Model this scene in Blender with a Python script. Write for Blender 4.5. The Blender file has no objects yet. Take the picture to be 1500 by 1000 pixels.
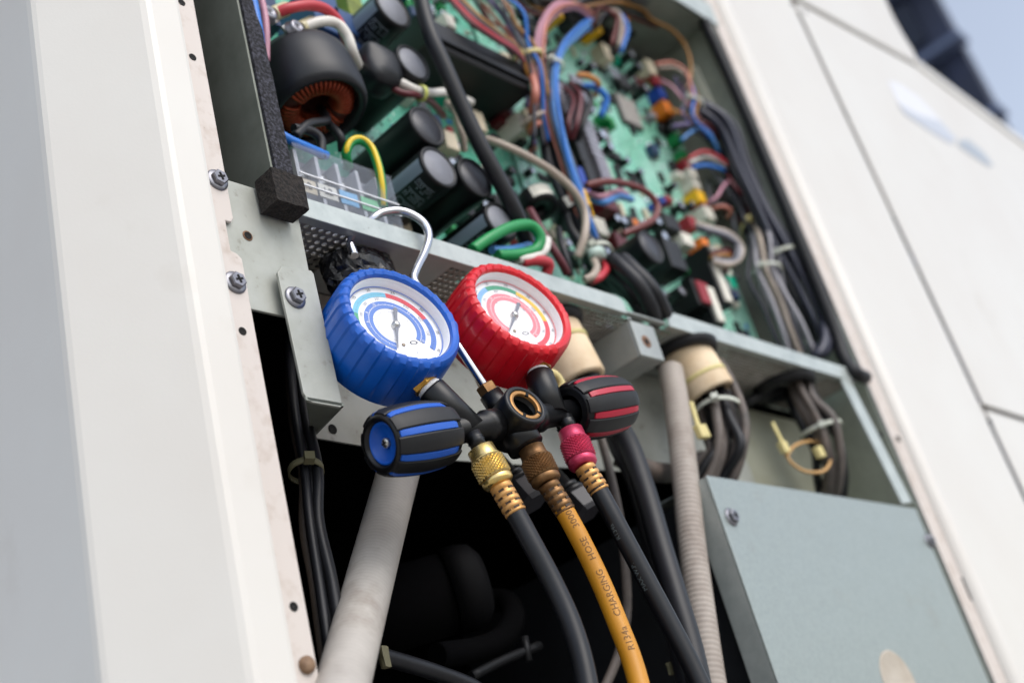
import bpy, bmesh, math, random
from mathutils import Vector as V, Matrix
random.seed(7)
S = bpy.context.scene
COL = S.collection
R = math.radians

# ------------------------------------------------------------------ camera
# world: X along the unit's face, Y into the unit, Z up; metres; shelf lip at Y=0
ROT = ((0.6762, 0.1671, 0.7176), (-0.6934, 0.4733, 0.5433), (-0.2488, -0.8649, 0.4359))   # rows: world X,Y,Z in (right, down, forward)
CAM = V((0, -0.47, 0)); FOC = 1804.05
cd = bpy.data.cameras.new('camera'); cam = bpy.data.objects.new('camera', cd); COL.objects.link(cam)
m = Matrix([[ROT[i][0], -ROT[i][1], -ROT[i][2], CAM[i]] for i in range(3)] + [[0, 0, 0, 1]])
cam.matrix_world = m
cd.sensor_width = 36; cd.lens = FOC / 1500 * 36; cd.clip_start = .05; cd.clip_end = 3000
cd.dof.use_dof = True; cd.dof.focus_distance = .735; cd.dof.aperture_fstop = 5.0
S.camera = cam
# ------------------------------------------------------------------ light
SUN_AZ, SUN_EL = R(180), R(46)      # azimuth clockwise from +Y: straight in front of the unit
w = bpy.data.worlds.new('World'); S.world = w; w.use_nodes = True
wn = w.node_tree; bg = wn.nodes['Background']
sky = wn.nodes.new('ShaderNodeTexSky'); sky.sky_type = 'NISHITA'; sky.sun_disc = False
sky.sun_elevation = SUN_EL; sky.sun_rotation = SUN_AZ
sky.air_density = 1.0; sky.dust_density = 2.0; sky.ozone_density = 1.0; sky.altitude = 50
hs = wn.nodes.new('ShaderNodeHueSaturation'); hs.inputs['Saturation'].default_value = .55; hs.inputs['Value'].default_value = 1.55   # thin overcast
wn.links.new(sky.outputs[0], hs.inputs['Color']); wn.links.new(hs.outputs[0], bg.inputs[0]); bg.inputs[1].default_value = .15
sl = bpy.data.lights.new('sun', 'SUN'); sl.energy = 1.15; sl.angle = R(45); sl.color = (1, .975, .94)
so = bpy.data.objects.new('sun', sl); COL.objects.link(so)
sd = V((math.sin(SUN_AZ) * math.cos(SUN_EL), math.cos(SUN_AZ) * math.cos(SUN_EL), math.sin(SUN_EL)))
so.rotation_euler = (-sd).to_track_quat('-Z', 'Y').to_euler()
S.view_settings.view_transform = 'Standard'; S.view_settings.look = 'None'
S.view_settings.exposure = .1; S.view_settings.gamma = 1

# ------------------------------------------------------------------ helpers
def ray(px, py):
    c = (px - 750, py - 500, FOC)
    return V([sum(ROT[i][k] * c[k] for k in range(3)) for i in range(3)])
def at(px, py, Y):                                  # the point of the plane Y=const seen at a photo pixel
    r = ray(px, py); return CAM + r * ((Y - CAM.y) / r.y)
def atX(px, py, X):
    r = ray(px, py); return CAM + r * ((X - CAM.x) / r.x)
def atZ(px, py, Z):
    r = ray(px, py); return CAM + r * ((Z - CAM.z) / r.z)
def hx(s, k=1.0):
    def f(c):
        c /= 255; return (c / 12.92 if c <= .04045 else ((c + .055) / 1.055) ** 2.4) * k
    return tuple(f(int(s[i:i + 2], 16)) for i in (0, 2, 4)) + (1,)
MATS = {}
def M(name, c1, c2=None, rough=.5, metal=0, ns=30, thr=(.4, .65), bump=0, bs=300, coat=0, spec=.5, rn=0, c3=None, ns3=8, thr3=(.55, .75), trans=0, alpha=1):
    if name in MATS: return MATS[name]
    m = bpy.data.materials.new(name); m.use_nodes = True; n = m.node_tree; N = n.nodes; L = n.links
    b = N['Principled BSDF']; tc = N.new('ShaderNodeTexCoord')
    b.inputs['Base Color'].default_value = c1; b.inputs['Roughness'].default_value = rough; b.inputs['Metallic'].default_value = metal
    b.inputs['Coat Weight'].default_value = coat; b.inputs['Specular IOR Level'].default_value = spec
    if trans: b.inputs['Transmission Weight'].default_value = trans
    b.inputs['Alpha'].default_value = alpha
    def noise(scale, det=5):
        t = N.new('ShaderNodeTexNoise'); t.inputs['Scale'].default_value = scale; t.inputs['Detail'].default_value = det
        t.inputs['Roughness'].default_value = .62; L.new(tc.outputs['Object'], t.inputs['Vector']); return t
    def ramp(src, th):
        r = N.new('ShaderNodeMapRange'); r.inputs['From Min'].default_value = th[0]; r.inputs['From Max'].default_value = th[1]
        L.new(src, r.inputs['Value']); return r.outputs[0]
    out = None
    if c2:
        t = noise(ns); mx = N.new('ShaderNodeMixRGB'); mx.inputs[1].default_value = c1; mx.inputs[2].default_value = c2
        L.new(ramp(t.outputs[0], thr), mx.inputs[0]); out = mx.outputs[0]
    if c3:
        t = noise(ns3); mx = N.new('ShaderNodeMixRGB'); mx.inputs[1].default_value = c1; mx.inputs[2].default_value = c3
        L.new(ramp(t.outputs[0], thr3), mx.inputs[0])
        if out: L.new(out, mx.inputs[1])
        out = mx.outputs[0]
    if out: L.new(out, b.inputs['Base Color'])
    if rn:
        t = noise(60); r = N.new('ShaderNodeMapRange'); r.inputs['To Min'].default_value = max(0, rough - rn); r.inputs['To Max'].default_value = rough + rn
        L.new(t.outputs[0], r.inputs['Value']); L.new(r.outputs[0], b.inputs['Roughness'])
    if bump:
        t = noise(bs, 3); bp = N.new('ShaderNodeBump'); bp.inputs['Strength'].default_value = bump; bp.inputs['Distance'].default_value = .001
        L.new(t.outputs[0], bp.inputs['Height']); L.new(bp.outputs[0], b.inputs['Normal'])
    MATS[name] = m; return m

ORIG = {}
class MB:
    def __init__(s): s.v = []; s.f = []; s.m = []; s.sm = []; s.mi = 0
    def add(s, vs, fs, smooth=False):
        o = len(s.v); s.v += [V(p) for p in vs]
        for f in fs: s.f.append([i + o for i in f]); s.m.append(s.mi); s.sm.append(smooth)
        return s
    def hexa(s, p):   # 8 points: bottom quad 0-3, top quad 4-7
        return s.add(p, [(3, 2, 1, 0), (4, 5, 6, 7), (0, 1, 5, 4), (1, 2, 6, 5), (2, 3, 7, 6), (3, 0, 4, 7)])
    def box(s, a, b, bev=0):
        x0, y0, z0 = a; x1, y1, z1 = b
        x0, x1 = min(x0, x1), max(x0, x1); y0, y1 = min(y0, y1), max(y0, y1); z0, z1 = min(z0, z1), max(z0, z1)
        if bev:   # chamfer the four edges of the viewer-side (-Y) face
            e = min(bev, (x1 - x0) / 3, (z1 - z0) / 3, (y1 - y0) / 2)
            rings = [[(x0, y1, z0), (x1, y1, z0), (x1, y1, z1), (x0, y1, z1)], [(x0, y0 + e, z0), (x1, y0 + e, z0), (x1, y0 + e, z1), (x0, y0 + e, z1)],
                     [(x0 + e, y0, z0 + e), (x1 - e, y0, z0 + e), (x1 - e, y0, z1 - e), (x0 + e, y0, z1 - e)]]
            vs = sum(rings, []); fs = [(0, 1, 2, 3), (11, 10, 9, 8)]
            for r in range(2):
                for k in range(4): a_ = r * 4 + k; b_ = r * 4 + (k + 1) % 4; fs.append((b_, a_, a_ + 4, b_ + 4))
            return s.add(vs, fs)
        return s.hexa([(x0, y0, z0), (x1, y0, z0), (x1, y1, z0), (x0, y1, z0), (x0, y0, z1), (x1, y0, z1), (x1, y1, z1), (x0, y1, z1)])
    def obox(s, c, ax, ay, az):   # oriented box: centre and three half-vectors
        c = V(c); q = []
        for k in (-1, 1):
            for i, j in ((-1, -1), (1, -1), (1, 1), (-1, 1)): q.append(c + ax * i + ay * j + az * k)
        return s.hexa(q)
    def slab(s, poly, d):   # polygon (3D points) thickened by vector d
        n = len(poly); d = V(d); vs = [V(p) for p in poly] + [V(p) + d for p in poly]
        fs = [list(range(n))[::-1], list(range(n, 2 * n))] + [(i, (i + 1) % n, n + (i + 1) % n, n + i) for i in range(n)]
        return s.add(vs, fs)
    def lathe(s, o, ax, prof, seg=32, smooth=True, caps=True, mod=None, a0=0):   # prof: (radius, distance along axis)
        o = V(o); ax = V(ax).normalized(); t = V((0, 0, 1)) if abs(ax.z) < .9 else V((1, 0, 0))
        e1 = (t - ax * t.dot(ax)).normalized(); e2 = ax.cross(e1); vs = []; n = len(prof)
        for r, h in prof:
            for k in range(seg):
                q = a0 + 2 * math.pi * k / seg; rr, hh = (r, h) if mod is None else mod(r, h, q, k)
                vs.append(o + ax * hh + (e1 * math.cos(q) + e2 * math.sin(q)) * rr)
        fs = [(i * seg + k, i * seg + (k + 1) % seg, (i + 1) * seg + (k + 1) % seg, (i + 1) * seg + k) for i in range(n - 1) for k in range(seg)]
        s.add(vs, fs, smooth)
        if caps:
            b = len(s.v) - n * seg
            for i, rev in ((0, True), (n - 1, False)):
                if prof[i][0] > 1e-6:
                    f = [b + i * seg + k for k in range(seg)]; s.f.append(f[::-1] if rev else f); s.m.append(s.mi); s.sm.append(False)
        return s
    def tube(s, pts, r, seg=10, smooth=True):
        pts = [V(p) for p in pts]; n = len(pts); vs = []; e = None
        for i, p in enumerate(pts):
            t = (pts[min(i + 1, n - 1)] - pts[max(i - 1, 0)]).normalized()
            if e is None:
                a = V((0, 0, 1)) if abs(t.z) < .9 else V((1, 0, 0)); e = (a - t * a.dot(t)).normalized()
            else: e = (e - t * e.dot(t)).normalized()
            g = t.cross(e); rr = r(i / (n - 1)) if callable(r) else r
            for k in range(seg):
                q = 2 * math.pi * k / seg; vs.append(p + (e * math.cos(q) + g * math.sin(q)) * rr)
        fs = [(i * seg + k, i * seg + (k + 1) % seg, (i + 1) * seg + (k + 1) % seg, (i + 1) * seg + k) for i in range(n - 1) for k in range(seg)]
        s.add(vs, fs, smooth); b = len(s.v) - n * seg
        for i, rev in ((0, True), (n - 1, False)):
            f = [b + i * seg + k for k in range(seg)]; s.f.append(f[::-1] if rev else f); s.m.append(s.mi); s.sm.append(False)
        return s
def curve(pts, k=6):   # Catmull-Rom
    P = [V(p) for p in pts]; P = [P[0] * 2 - P[1]] + P + [P[-1] * 2 - P[-2]]; o = []
    for i in range(1, len(P) - 2):
        for j in range(k):
            t = j / k; a, b, c, d = P[i - 1:i + 3]
            o.append(.5 * (2 * b + (c - a) * t + (2 * a - 5 * b + 4 * c - d) * t * t + (3 * b - a - 3 * c + d) * t ** 3))
    o.append(P[-2]); return o
def tag(o, label, cat, group=None):
    o['label'] = label; o['category'] = cat
    if group: o['group'] = group
    return o
def link(name, data, origin, parent):
    o = bpy.data.objects.new(name, data); COL.objects.link(o); origin = V(origin)
    ORIG[o] = origin; o.location = origin - (ORIG[parent] if parent else V((0, 0, 0)))
    if parent: o.parent = parent
    return o
def obj(name, mb, mats, parent=None, bevel=0):
    if not isinstance(mats, (list, tuple)): mats = [mats]
    xs = [[p[i] for p in mb.v] for i in range(3)]
    o0 = V(((min(xs[0]) + max(xs[0])) / 2, (min(xs[1]) + max(xs[1])) / 2, min(xs[2])))
    me = bpy.data.meshes.new(name); me.from_pydata([p - o0 for p in mb.v], [], mb.f); me.validate()
    for mt in mats: me.materials.append(mt)
    for p, mi, sm in zip(me.polygons, mb.m, mb.sm): p.material_index = mi; p.use_smooth = sm
    bm = bmesh.new(); bm.from_mesh(me); bmesh.ops.recalc_face_normals(bm, faces=bm.faces); bm.to_mesh(me); bm.free()
    o = link(name, me, o0, parent)
    if bevel:
        b = o.modifiers.new('bevel', 'BEVEL'); b.width = bevel; b.segments = 2; b.limit_method = 'ANGLE'; b.angle_limit = R(40)
    return o
def empty(name, loc, label, cat, group=None):
    return tag(link(name, None, loc, None), label, cat, group)
def struct(o): o['kind'] = 'structure'; return o

# ------------------------------------------------------------------ materials
white = M('white_paint', hx('ECE9E2', .77), hx('E7E2DA', .77), rough=.38, ns=3, bump=.06, bs=500, c3=hx('DAD2C6', .74), ns3=9, thr3=(.6, .9))
beige = M('dirty_flange_paint', hx('E4DAD2', .76), hx('CBBBAE', .76), rough=.5, ns=60, thr=(.5, .75), bump=.06, bs=700, c3=hx('8E7B6C'), ns3=240, thr3=(.68, .76))
galv = M('galvanised_steel', hx('A9ADA9'), hx('989C99'), rough=.42, metal=.35, ns=18, bump=.05, bs=1500, rn=.1, c3=hx('7C7A70'), ns3=300, thr3=(.63, .75))
galvd = M('weathered_zinc', hx('A9ABA4'), hx('97998F'), rough=.5, metal=.25, ns=22, bump=.05, bs=1200, rn=.1, c3=hx('6A6254'), ns3=90, thr3=(.60, .78))
galvb = M('zinc_box_steel', hx('9BA3A0'), hx('919A98'), rough=.4, metal=.45, ns=320, thr=(.35, .65), bump=.05, bs=1600, rn=.12, c3=hx('8C8A80'), ns3=11, thr3=(.58, .85))
lipm = M('lip_steel', hx('B8BFBB'), hx('A6AEAB'), rough=.4, metal=.3, ns=40, bump=.03, bs=1500, c3=hx('8A8A82'), ns3=400, thr3=(.64, .75))
darkgalv = M('dull_wall_steel', hx('8A8F86'), hx('7A7F76'), rough=.5, metal=.3, ns=25, bump=.04, bs=1400, c3=hx('7D6A52'), ns3=60, thr3=(.72, .8))
perfm = M('perforated_steel', hx('908B82'), hx('78736A'), rough=.55, metal=.3, ns=60)
inner = M('cavity_shade_black', hx('0A0A0C'), hx('070708'), rough=.9, ns=9, spec=.05)  # near-black base colour stands in for the deep shade inside the unit
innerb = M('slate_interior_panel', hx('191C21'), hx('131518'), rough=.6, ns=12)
foamm = M('black_foam', hx('121216'), hx('42424C'), rough=.95, ns=420, thr=(.45, .62), bump=1.0, bs=500)
foamb = M('brown_black_foam', hx('2C2622'), hx('0C0A09'), rough=.95, ns=560, thr=(.4, .6), bump=1.0, bs=520)
rubber = M('black_rubber', hx('101114'), hx('16171B'), rough=.5, spec=.35, ns=80, bump=.05, bs=900)
cablem = M('black_cable_jacket', hx('131418'), hx('1B1C21'), rough=.45, spec=.4, ns=40, bump=.04, bs=500)
greyc = M('dusty_grey_cable', hx('6D645E'), hx('4C4744'), rough=.6, ns=30)
blackp = M('black_plastic', hx('0B0C0E'), rough=.4, spec=.35)
blackg = M('black_sleeve', hx('0F1013'), rough=.45, spec=.35)
capend = M('capacitor_end', hx('303138'), hx('2A2B31'), rough=.4, ns=50)
capgrey = M('capacitor_stripe', hx('7C8A98'), rough=.4)
capprint = M('capacitor_print', hx('8D97A3'), rough=.5)
brass = M('brass', hx('C79A4B'), hx('B0813A'), rough=.28, metal=1, ns=120, rn=.08)
brassd = M('tarnished_brass', hx('8A6844'), hx('66492E'), rough=.42, metal=.75, ns=90)
bgold = M('bright_brass', hx('E8C878'), hx('DCC48C'), rough=.28, metal=.9, ns=200, rn=.1)
bferr = M('brass_ferrule', hx('D6A264'), hx('C08A48'), rough=.4, metal=.5, ns=90)
pinkm = M('red_anodised', hx('CC4264'), hx('B83455'), rough=.32, metal=.5, ns=120)
chrome = M('chrome', hx('BDBEC4'), rough=.08, metal=1)
zinc = M('zinc_screw', hx('88888E'), hx('74747A'), rough=.35, metal=.8, ns=120)
steel = M('bright_steel', hx('C9C8C4'), hx('AFAFAC'), rough=.3, metal=.9, ns=80)
holem = M('dark_hole', hx('0A0908'), rough=.9)
rust = M('rust_stain', hx('6A4A36'), hx('8A6A52'), rough=.8, ns=300)
bluer = M('blue_rubber', hx('0F5EC2'), hx('0B53B2'), rough=.36, ns=25, bump=.03, bs=500, coat=.1, rn=.12, c3=hx('3E7FD0'), ns3=55, thr3=(.66, .85))
redr = M('red_rubber', hx('DE1024'), hx('CC0C1E'), rough=.36, ns=25, bump=.03, bs=500, coat=.1, rn=.12, c3=hx('E0505C'), ns3=55, thr3=(.66, .85))
bluek = M('blue_knob_plastic', hx('0F55B8'), rough=.4)
redk = M('red_knob_plastic', hx('B02038'), rough=.4)
blackm = M('black_manifold', hx('0C0D0F'), hx('111214'), rough=.36, spec=.4, ns=60, bump=.03, bs=700)
knobm = M('black_knob_rubber', hx('121316'), hx('17181B'), rough=.48, spec=.4, ns=60, bump=.04, bs=900)
dialw = M('dial_white', hx('F4F4F6', .95), rough=.5)
ink = M('dial_ink', hx('30323A'), rough=.6)
inkg = M('dial_grey_ink', hx('70727C'), rough=.6)
d_blue = M('dial_blue', hx('4A74C0'), rough=.5); d_red = M('dial_red', hx('D8404E'), rough=.5); d_cyan = M('dial_cyan', hx('6DB8D4'), rough=.5)
d_green = M('dial_green', hx('3C9C78'), rough=.5); d_yel = M('dial_yellow', hx('F2C23C'), rough=.5); d_pink = M('dial_pink', hx('EC7A86'), rough=.5); d_lb = M('dial_light_blue', hx('7FB4E6'), rough=.5)
needlem = M('needle_grey', hx('6C707C'), rough=.4)
inwall = M('gauge_inner_ring', hx('E4E5E8'), rough=.3)
ptfe = M('thread_tape', hx('E9E9E9', .9), rough=.7)
yhose = M('yellow_hose', hx('C4861A'), hx('B67A14'), rough=.42, ns=20, bump=.02, bs=400)
bhose = M('black_hose', hx('0D0F14'), hx('13151B'), rough=.42, spec=.4, rn=.1, c3=hx('2A2C32'), ns3=70, thr3=(.62, .8), ns=30, bump=.05, bs=600)
hprint = M('hose_print', hx('76501A'), rough=.6); hprintw = M('hose_white_print', hx('5E6A6E'), rough=.6)
conduit = M('grey_conduit', hx('B2ADA6'), hx('A29C96'), rough=.6, ns=25, c3=hx('75665A'), ns3=18, thr3=(.55, .8))
conduitd = M('dusty_conduit', hx('AAA198'), hx('978D84'), rough=.65, ns=25, c3=hx('6A5A4E'), ns3=14, thr3=(.5, .75))
cream = M('cream_insulation', hx('E6D0B0'), hx('D6BB96'), rough=.75, ns=40, bump=.1, bs=300, c3=hx('8F7556'), ns3=30, thr3=(.62, .8))
tiey = M('yellowed_nylon', hx('D8C98C'), hx('C4B87C'), rough=.5, ns=30)
tiew = M('nylon_tie', hx('C3C7BC'), hx('B4B7A6'), rough=.5, ns=30)
tape = M('crinkled_tape', hx('0C0C0F'), hx('121216'), rough=.32, ns=60, bump=1.0, bs=160)
copper = M('copper_winding', hx('A4492A'), hx('7C3018'), rough=.35, metal=.6, ns=60)
wr = {k: M('wire_' + k, hx(c), rough=.4) for k, c in dict(red='B8323C', white='D8D4CC', blue='1E6FC8', lblue='4A84C4', pink='B27E8E', salmon='B8705E', green='0E8A48', yellow='E0C028',
      orange='BE7828', brown='6A2C2A', maroon='5A1E26', beige='A89A8C', grey='8C8A90', dgrey='3A3B44', violet='6A5E8A', amber='9C6C2C').items()}
conn = {k: M('connector_' + k, hx(c), rough=.45) for k, c in dict(white='DAD6C8', red='8C1220', blue='1840A0', orange='E07818', green='0E8040', yellow='F0B814', black='0C0D10', cream='CFC2A8', maroon='5A141C', navy='1C3458', slate='2B4A78').items()}
solder = M('solder_metal', hx('C8CCD2'), rough=.25, metal=.9)
leaf = M('component_teal', hx('0AA080'), rough=.35)

def thin_glass(name, rough, k, tint=(1, 1, 1, 1)):   # thin clear sheet: see-through plus fresnel gloss
    if name in MATS: return MATS[name]
    m = bpy.data.materials.new(name); m.use_nodes = True; N = m.node_tree.nodes; L = m.node_tree.links; N.remove(N['Principled BSDF'])
    t = N.new('ShaderNodeBsdfTransparent'); t.inputs[0].default_value = tint; gl = N.new('ShaderNodeBsdfGlossy'); gl.inputs['Roughness'].default_value = rough
    lw = N.new('ShaderNodeLayerWeight'); lw.inputs[0].default_value = .5; pw = N.new('ShaderNodeMath'); pw.operation = 'POWER'; pw.inputs[1].default_value = 4; L.new(lw.outputs['Facing'], pw.inputs[0])
    fr = N.new('ShaderNodeMath'); fr.operation = 'ADD'; fr.inputs[1].default_value = .05; L.new(pw.outputs[0], fr.inputs[0]); mu = N.new('ShaderNodeMath'); mu.operation = 'MULTIPLY'; mu.inputs[1].default_value = k; mu.use_clamp = True
    mx = N.new('ShaderNodeMixShader'); L.new(fr.outputs[0], mu.inputs[0]); L.new(mu.outputs[0], mx.inputs[0]); L.new(t.outputs[0], mx.inputs[1]); L.new(gl.outputs[0], mx.inputs[2])
    L.new(mx.outputs[0], N['Material Output'].inputs[0]); MATS[name] = m; return m
def pcb_mat(name, g1, g2, pale, amt):
    m = bpy.data.materials.new(name); m.use_nodes = True; n = m.node_tree; N = n.nodes; L = n.links; b = N['Principled BSDF']
    tc = N.new('ShaderNodeTexCoord'); b.inputs['Roughness'].default_value = .3; b.inputs['Coat Weight'].default_value = .4
    mp = N.new('ShaderNodeMapping'); mp.inputs['Rotation'].default_value = (R(90), 0, 0); L.new(tc.outputs['Object'], mp.inputs[0])
    def mix(a, bcol, f):
        x = N.new('ShaderNodeMixRGB'); L.new(f, x.inputs[0])
        for i, c in ((1, a), (2, bcol)):
            if isinstance(c, tuple): x.inputs[i].default_value = c
            else: L.new(c, x.inputs[i])
        return x.outputs[0]
    def rng(src, a, c):
        r = N.new('ShaderNodeMapRange'); r.inputs['From Min'].default_value = a; r.inputs['From Max'].default_value = c; L.new(src, r.inputs['Value']); return r.outputs[0]
    nz = N.new('ShaderNodeTexNoise'); nz.inputs['Scale'].default_value = 22; nz.inputs['Detail'].default_value = 2; L.new(mp.outputs[0], nz.inputs['Vector'])
    br = N.new('ShaderNodeTexBrick'); br.inputs['Scale'].default_value = 130; br.inputs['Mortar Size'].default_value = .07; br.inputs['Color1'].default_value = (0, 0, 0, 1); br.inputs['Color2'].default_value = (.25, .25, .25, 1)
    br.inputs['Mortar'].default_value = (1, 1, 1, 1); br.offset = .37; L.new(mp.outputs[0], br.inputs['Vector'])
    vo = N.new('ShaderNodeTexVoronoi'); vo.inputs['Scale'].default_value = 210; L.new(mp.outputs[0], vo.inputs['Vector'])
    vc = N.new('ShaderNodeTexVoronoi'); vc.distance = 'CHEBYCHEV'; vc.inputs['Scale'].default_value = 62; L.new(mp.outputs[0], vc.inputs['Vector'])
    sp = N.new('ShaderNodeSeparateColor'); L.new(vc.outputs['Color'], sp.inputs[0])
    c = mix(g1, g2, rng(nz.outputs[0], .3, .7))
    big = N.new('ShaderNodeTexNoise'); big.inputs['Scale'].default_value = 9; L.new(mp.outputs[0], big.inputs['Vector'])
    mm = N.new('ShaderNodeMath'); mm.operation = 'MULTIPLY'; L.new(rng(big.outputs[0], .45, .65), mm.inputs[0]); mm.inputs[1].default_value = amt * 2
    c = mix(c, pale, mm.outputs[0])                              # copper pours seen through the lacquer
    bm_ = N.new('ShaderNodeMath'); bm_.operation = 'MULTIPLY'; L.new(br.outputs['Color'], bm_.inputs[0]); bm_.inputs[1].default_value = .55
    c = mix(c, pale, bm_.outputs[0])                             # fine straight traces
    c = mix(c, hx('DCE6E0'), rng(vo.outputs['Distance'], .24, .19))   # pads
    v2 = N.new('ShaderNodeTexVoronoi'); v2.inputs['Scale'].default_value = 90; L.new(mp.outputs[0], v2.inputs['Vector'])
    c = mix(c, hx('04382A'), rng(v2.outputs['Distance'], .20, .15))
    L.new(c, b.inputs['Base Color']); MATS[name] = m; return m
pcb1 = pcb_mat('green_power_board', hx('06805A'), hx('149C76'), hx('8CD2BE'), .18)
pcb2 = pcb_mat('green_control_board', hx('0F9468'), hx('3AB08C'), hx('B4E0D2'), .3)

# ------------------------------------------------------------------ setting: ground, far building
ground = struct(obj('ground', MB().add([(-400, -400, -.9), (400, -400, -.9), (400, 400, -.9), (-400, 400, -.9)], [(0, 1, 2, 3)]),
                M('concrete_roof', hx('A39F98'), hx('8E8A84'), rough=.9, ns=.8, bump=.2, bs=60)))
bl = empty('building', (16, 4, -.9), 'dark blue building rising behind the white unit, far and blurred', 'building')
bw = M('dark_blue_cladding', hx('232C46'), hx('151B2C'), rough=.6, ns=.7); bg_ = M('dark_glass', hx('10182A'), rough=.15)
def far(px, py, X): return atX(px, py, X)
e0 = far(1388, 30, 16)
obj('wall', MB().box((16, e0.y, -.9), (16.3, e0.y + 14, e0.z + 6)), bw, bl)
for k in range(7):
    z = e0.z - 4 + k * 1.3
    for j in range(3):
        wdo = obj('window', MB().box((15.94, e0.y + .35 + j * 1.5, z), (16.05, e0.y + 1.45 + j * 1.5, z + .8)), bg_, bl)
    obj('louvre', MB().box((15.7, e0.y - .12, z + .9), (16.02, e0.y + 5.2, z + 1.0)), M('louvre_grey', hx('55617C'), rough=.5), bl)

# ------------------------------------------------------------------ the outdoor unit
U = empty('outdoor_unit', (1.4, .35, -.9), 'white outdoor air conditioning unit with its front cover taken off', 'air conditioner')
ZB, ZT = -.88, 1.5
# left corner post: rounded front strip, chamfer, side
prof = [(.3735, -.0005), (.3735, -.0095), (.3725, -.0115), (.3705, -.012), (.352, -.012), (.3485, -.0112), (.3455, -.009), (.303, .0335), (.3012, .036), (.3006, .040), (.3006, .55), (.3036, .55), (.3036, .041), (.3044, .038), (.348, -.006), (.352, -.009), (.3705, -.009), (.3705, -.0005)]
mb = MB(); n = len(prof); vs = [(x, y, ZB) for x, y in prof] + [(x, y, ZT) for x, y in prof]
mb.add(vs, [(i, (i + 1) % n, n + (i + 1) % n, n + i) for i in range(n)])
obj('corner_post', mb, white, U)
# flange with its step and notch
mb = MB(); zs = [at(327, 316, 0).z, at(335, 372, 0).z]
mb.slab([(.3706, .0, ZB), (.3955, .0, ZB), (.3955, .0, zs[1] - .001), (.3925, 0, zs[1] + .002), (.3885, 0, zs[1] + .003), (.3885, 0, zs[0] - .003), (.3925, 0, zs[0] - .003), (.3945, 0, zs[0]), (.3945, 0, ZT), (.3706, 0, ZT)], (0, .0022, 0))
obj('flange', mb, beige, U, .0006)
def hole(px, py, Y, r, parent=U, stain=None, name='screw_hole'):
    c = at(px, py, Y); o = obj(name, MB().lathe(c + V((0, .0002, 0)), (0, -1, 0), [(r * .92, 0), (r, .0003), (r * .96, .0006), (r * .8, .0004), (.0001, .0003)], 20, caps=False), holem, parent)
    if stain: obj('rust_ring', MB().lathe(c + V((0, .0002, 0)), (0, -1, 0), [(r * stain, 0), (r * stain * .97, .00025), (r, .0003)], 24, caps=False), rust, parent)
    return o
for px, py in ((266, 4), (282, 84), (355, 485), (430, 888)): hole(px, py, 0, .0026)
hole(363, 345, .0026, .0026, stain=1.35)
mb = MB().lathe(at(448, 974, 0), (0, -1, 0), [(.0045, 0), (.0045, .002), (.003, .0035), (.0001, .0038)], 16); obj('rivet', mb, M('rusty_rivet', hx('8A7058'), hx('6E5440'), rough=.7, ns=300), U)
def screw(px, py, Y, r=.0047, parent=U, name='screw', tilt=(0, -1, 0), m_=None):
    c = at(px, py, Y); mb = MB(); d = V(tilt).normalized()
    mb.lathe(c, d, [(r * 1.55, 0), (r * 1.55, .0006), (r * 1.42, .0013), (r * 1.0, .0018)], 28)
    mb.lathe(c + d * .0016, d, [(r * 1.12, 0), (r * 1.12, .0024), (r * .98, .0031)], 6, smooth=False, a0=.3)
    mb.mi = 1; x = V((1, 0, .35)).normalized(); z = d.cross(x)
    t = c + d * .0047
    mb.obox(t, x * r * .55, z * r * .13, d * .0003); mb.obox(t + d * .0001, x * r * .13, z * r * .55, d * .0003)
    return obj(name, mb, [m_ or zinc, holem], parent)
for q in ((318, 264, 0), (344, 414, 0), (432, 436, -.0045)): screw(*q)
# plate beside the flange, bracket in front of it
p = [at(336, 258, .003), at(430, 286, .003), V((.4485, .003, .4475)), V((.4475, .003, .3905)), V((.428, .003, .357)), V((.38, .003, .357))]
p[0].x = .38; p[0].z = p[1].z = .4475; p[1].x = .44
obj('mounting_plate', MB().slab(p, (0, .0022, 0)), galvd, U, .0005)
b0 = [at(*q, -.002) for q in ((409, 393), (452, 399), (456, 404), (498, 596), (495, 599), (455, 592), (447, 588), (441, 578), (403, 402))]
obj('bracket', MB().slab([V((q.x, -.0045, q.z)) for q in b0], (0, .0022, 0)), galvd, U, .0004)
mb = MB(); zt = .2985
mb.slab([V((.418, -.0045, zt - .0004)), V((.4455, -.0045, zt - .0004)), V((.487, .069, .3205)), V((.483, .069, .319))], (0, 0, .002)); obj('bracket_web', mb, darkgalv, U)
# electrical box: walls, back, shelf with perforations, lip
YP = .085; XL, XR = .431, 1.195; ZS = .4345; ZL = .4486; ZBT = .945
obj('box_side', MB().box((XL, .0, ZS), (XL + .0016, .10, ZBT + .3)), darkgalv, U)
obj('box_side', MB().box((XR, 0, .02), (XR + .002, .12, ZBT + .02)), M('olive_wall_steel', hx('A0A598'), hx('8E9487'), rough=.5, metal=.3, ns=25), U)
obj('box_back', MB().box((XL + .002, .10, ZS + .002), (XR - .001, .102, ZBT + .3)), darkgalv, U)
obj('box_top', MB().box((XL + .002, .003, ZBT), (XR - .001, .099, ZBT + .002)), darkgalv, U)
obj('top_lip', MB().box((1.02, -.0012, ZBT - .001), (1.212, .0006, ZBT + .035)), lipm, U, .0004)
obj('upper_panel', MB().box((.44, .004, ZBT + .004), (1.21, .006, ZT)), white, U)
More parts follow.
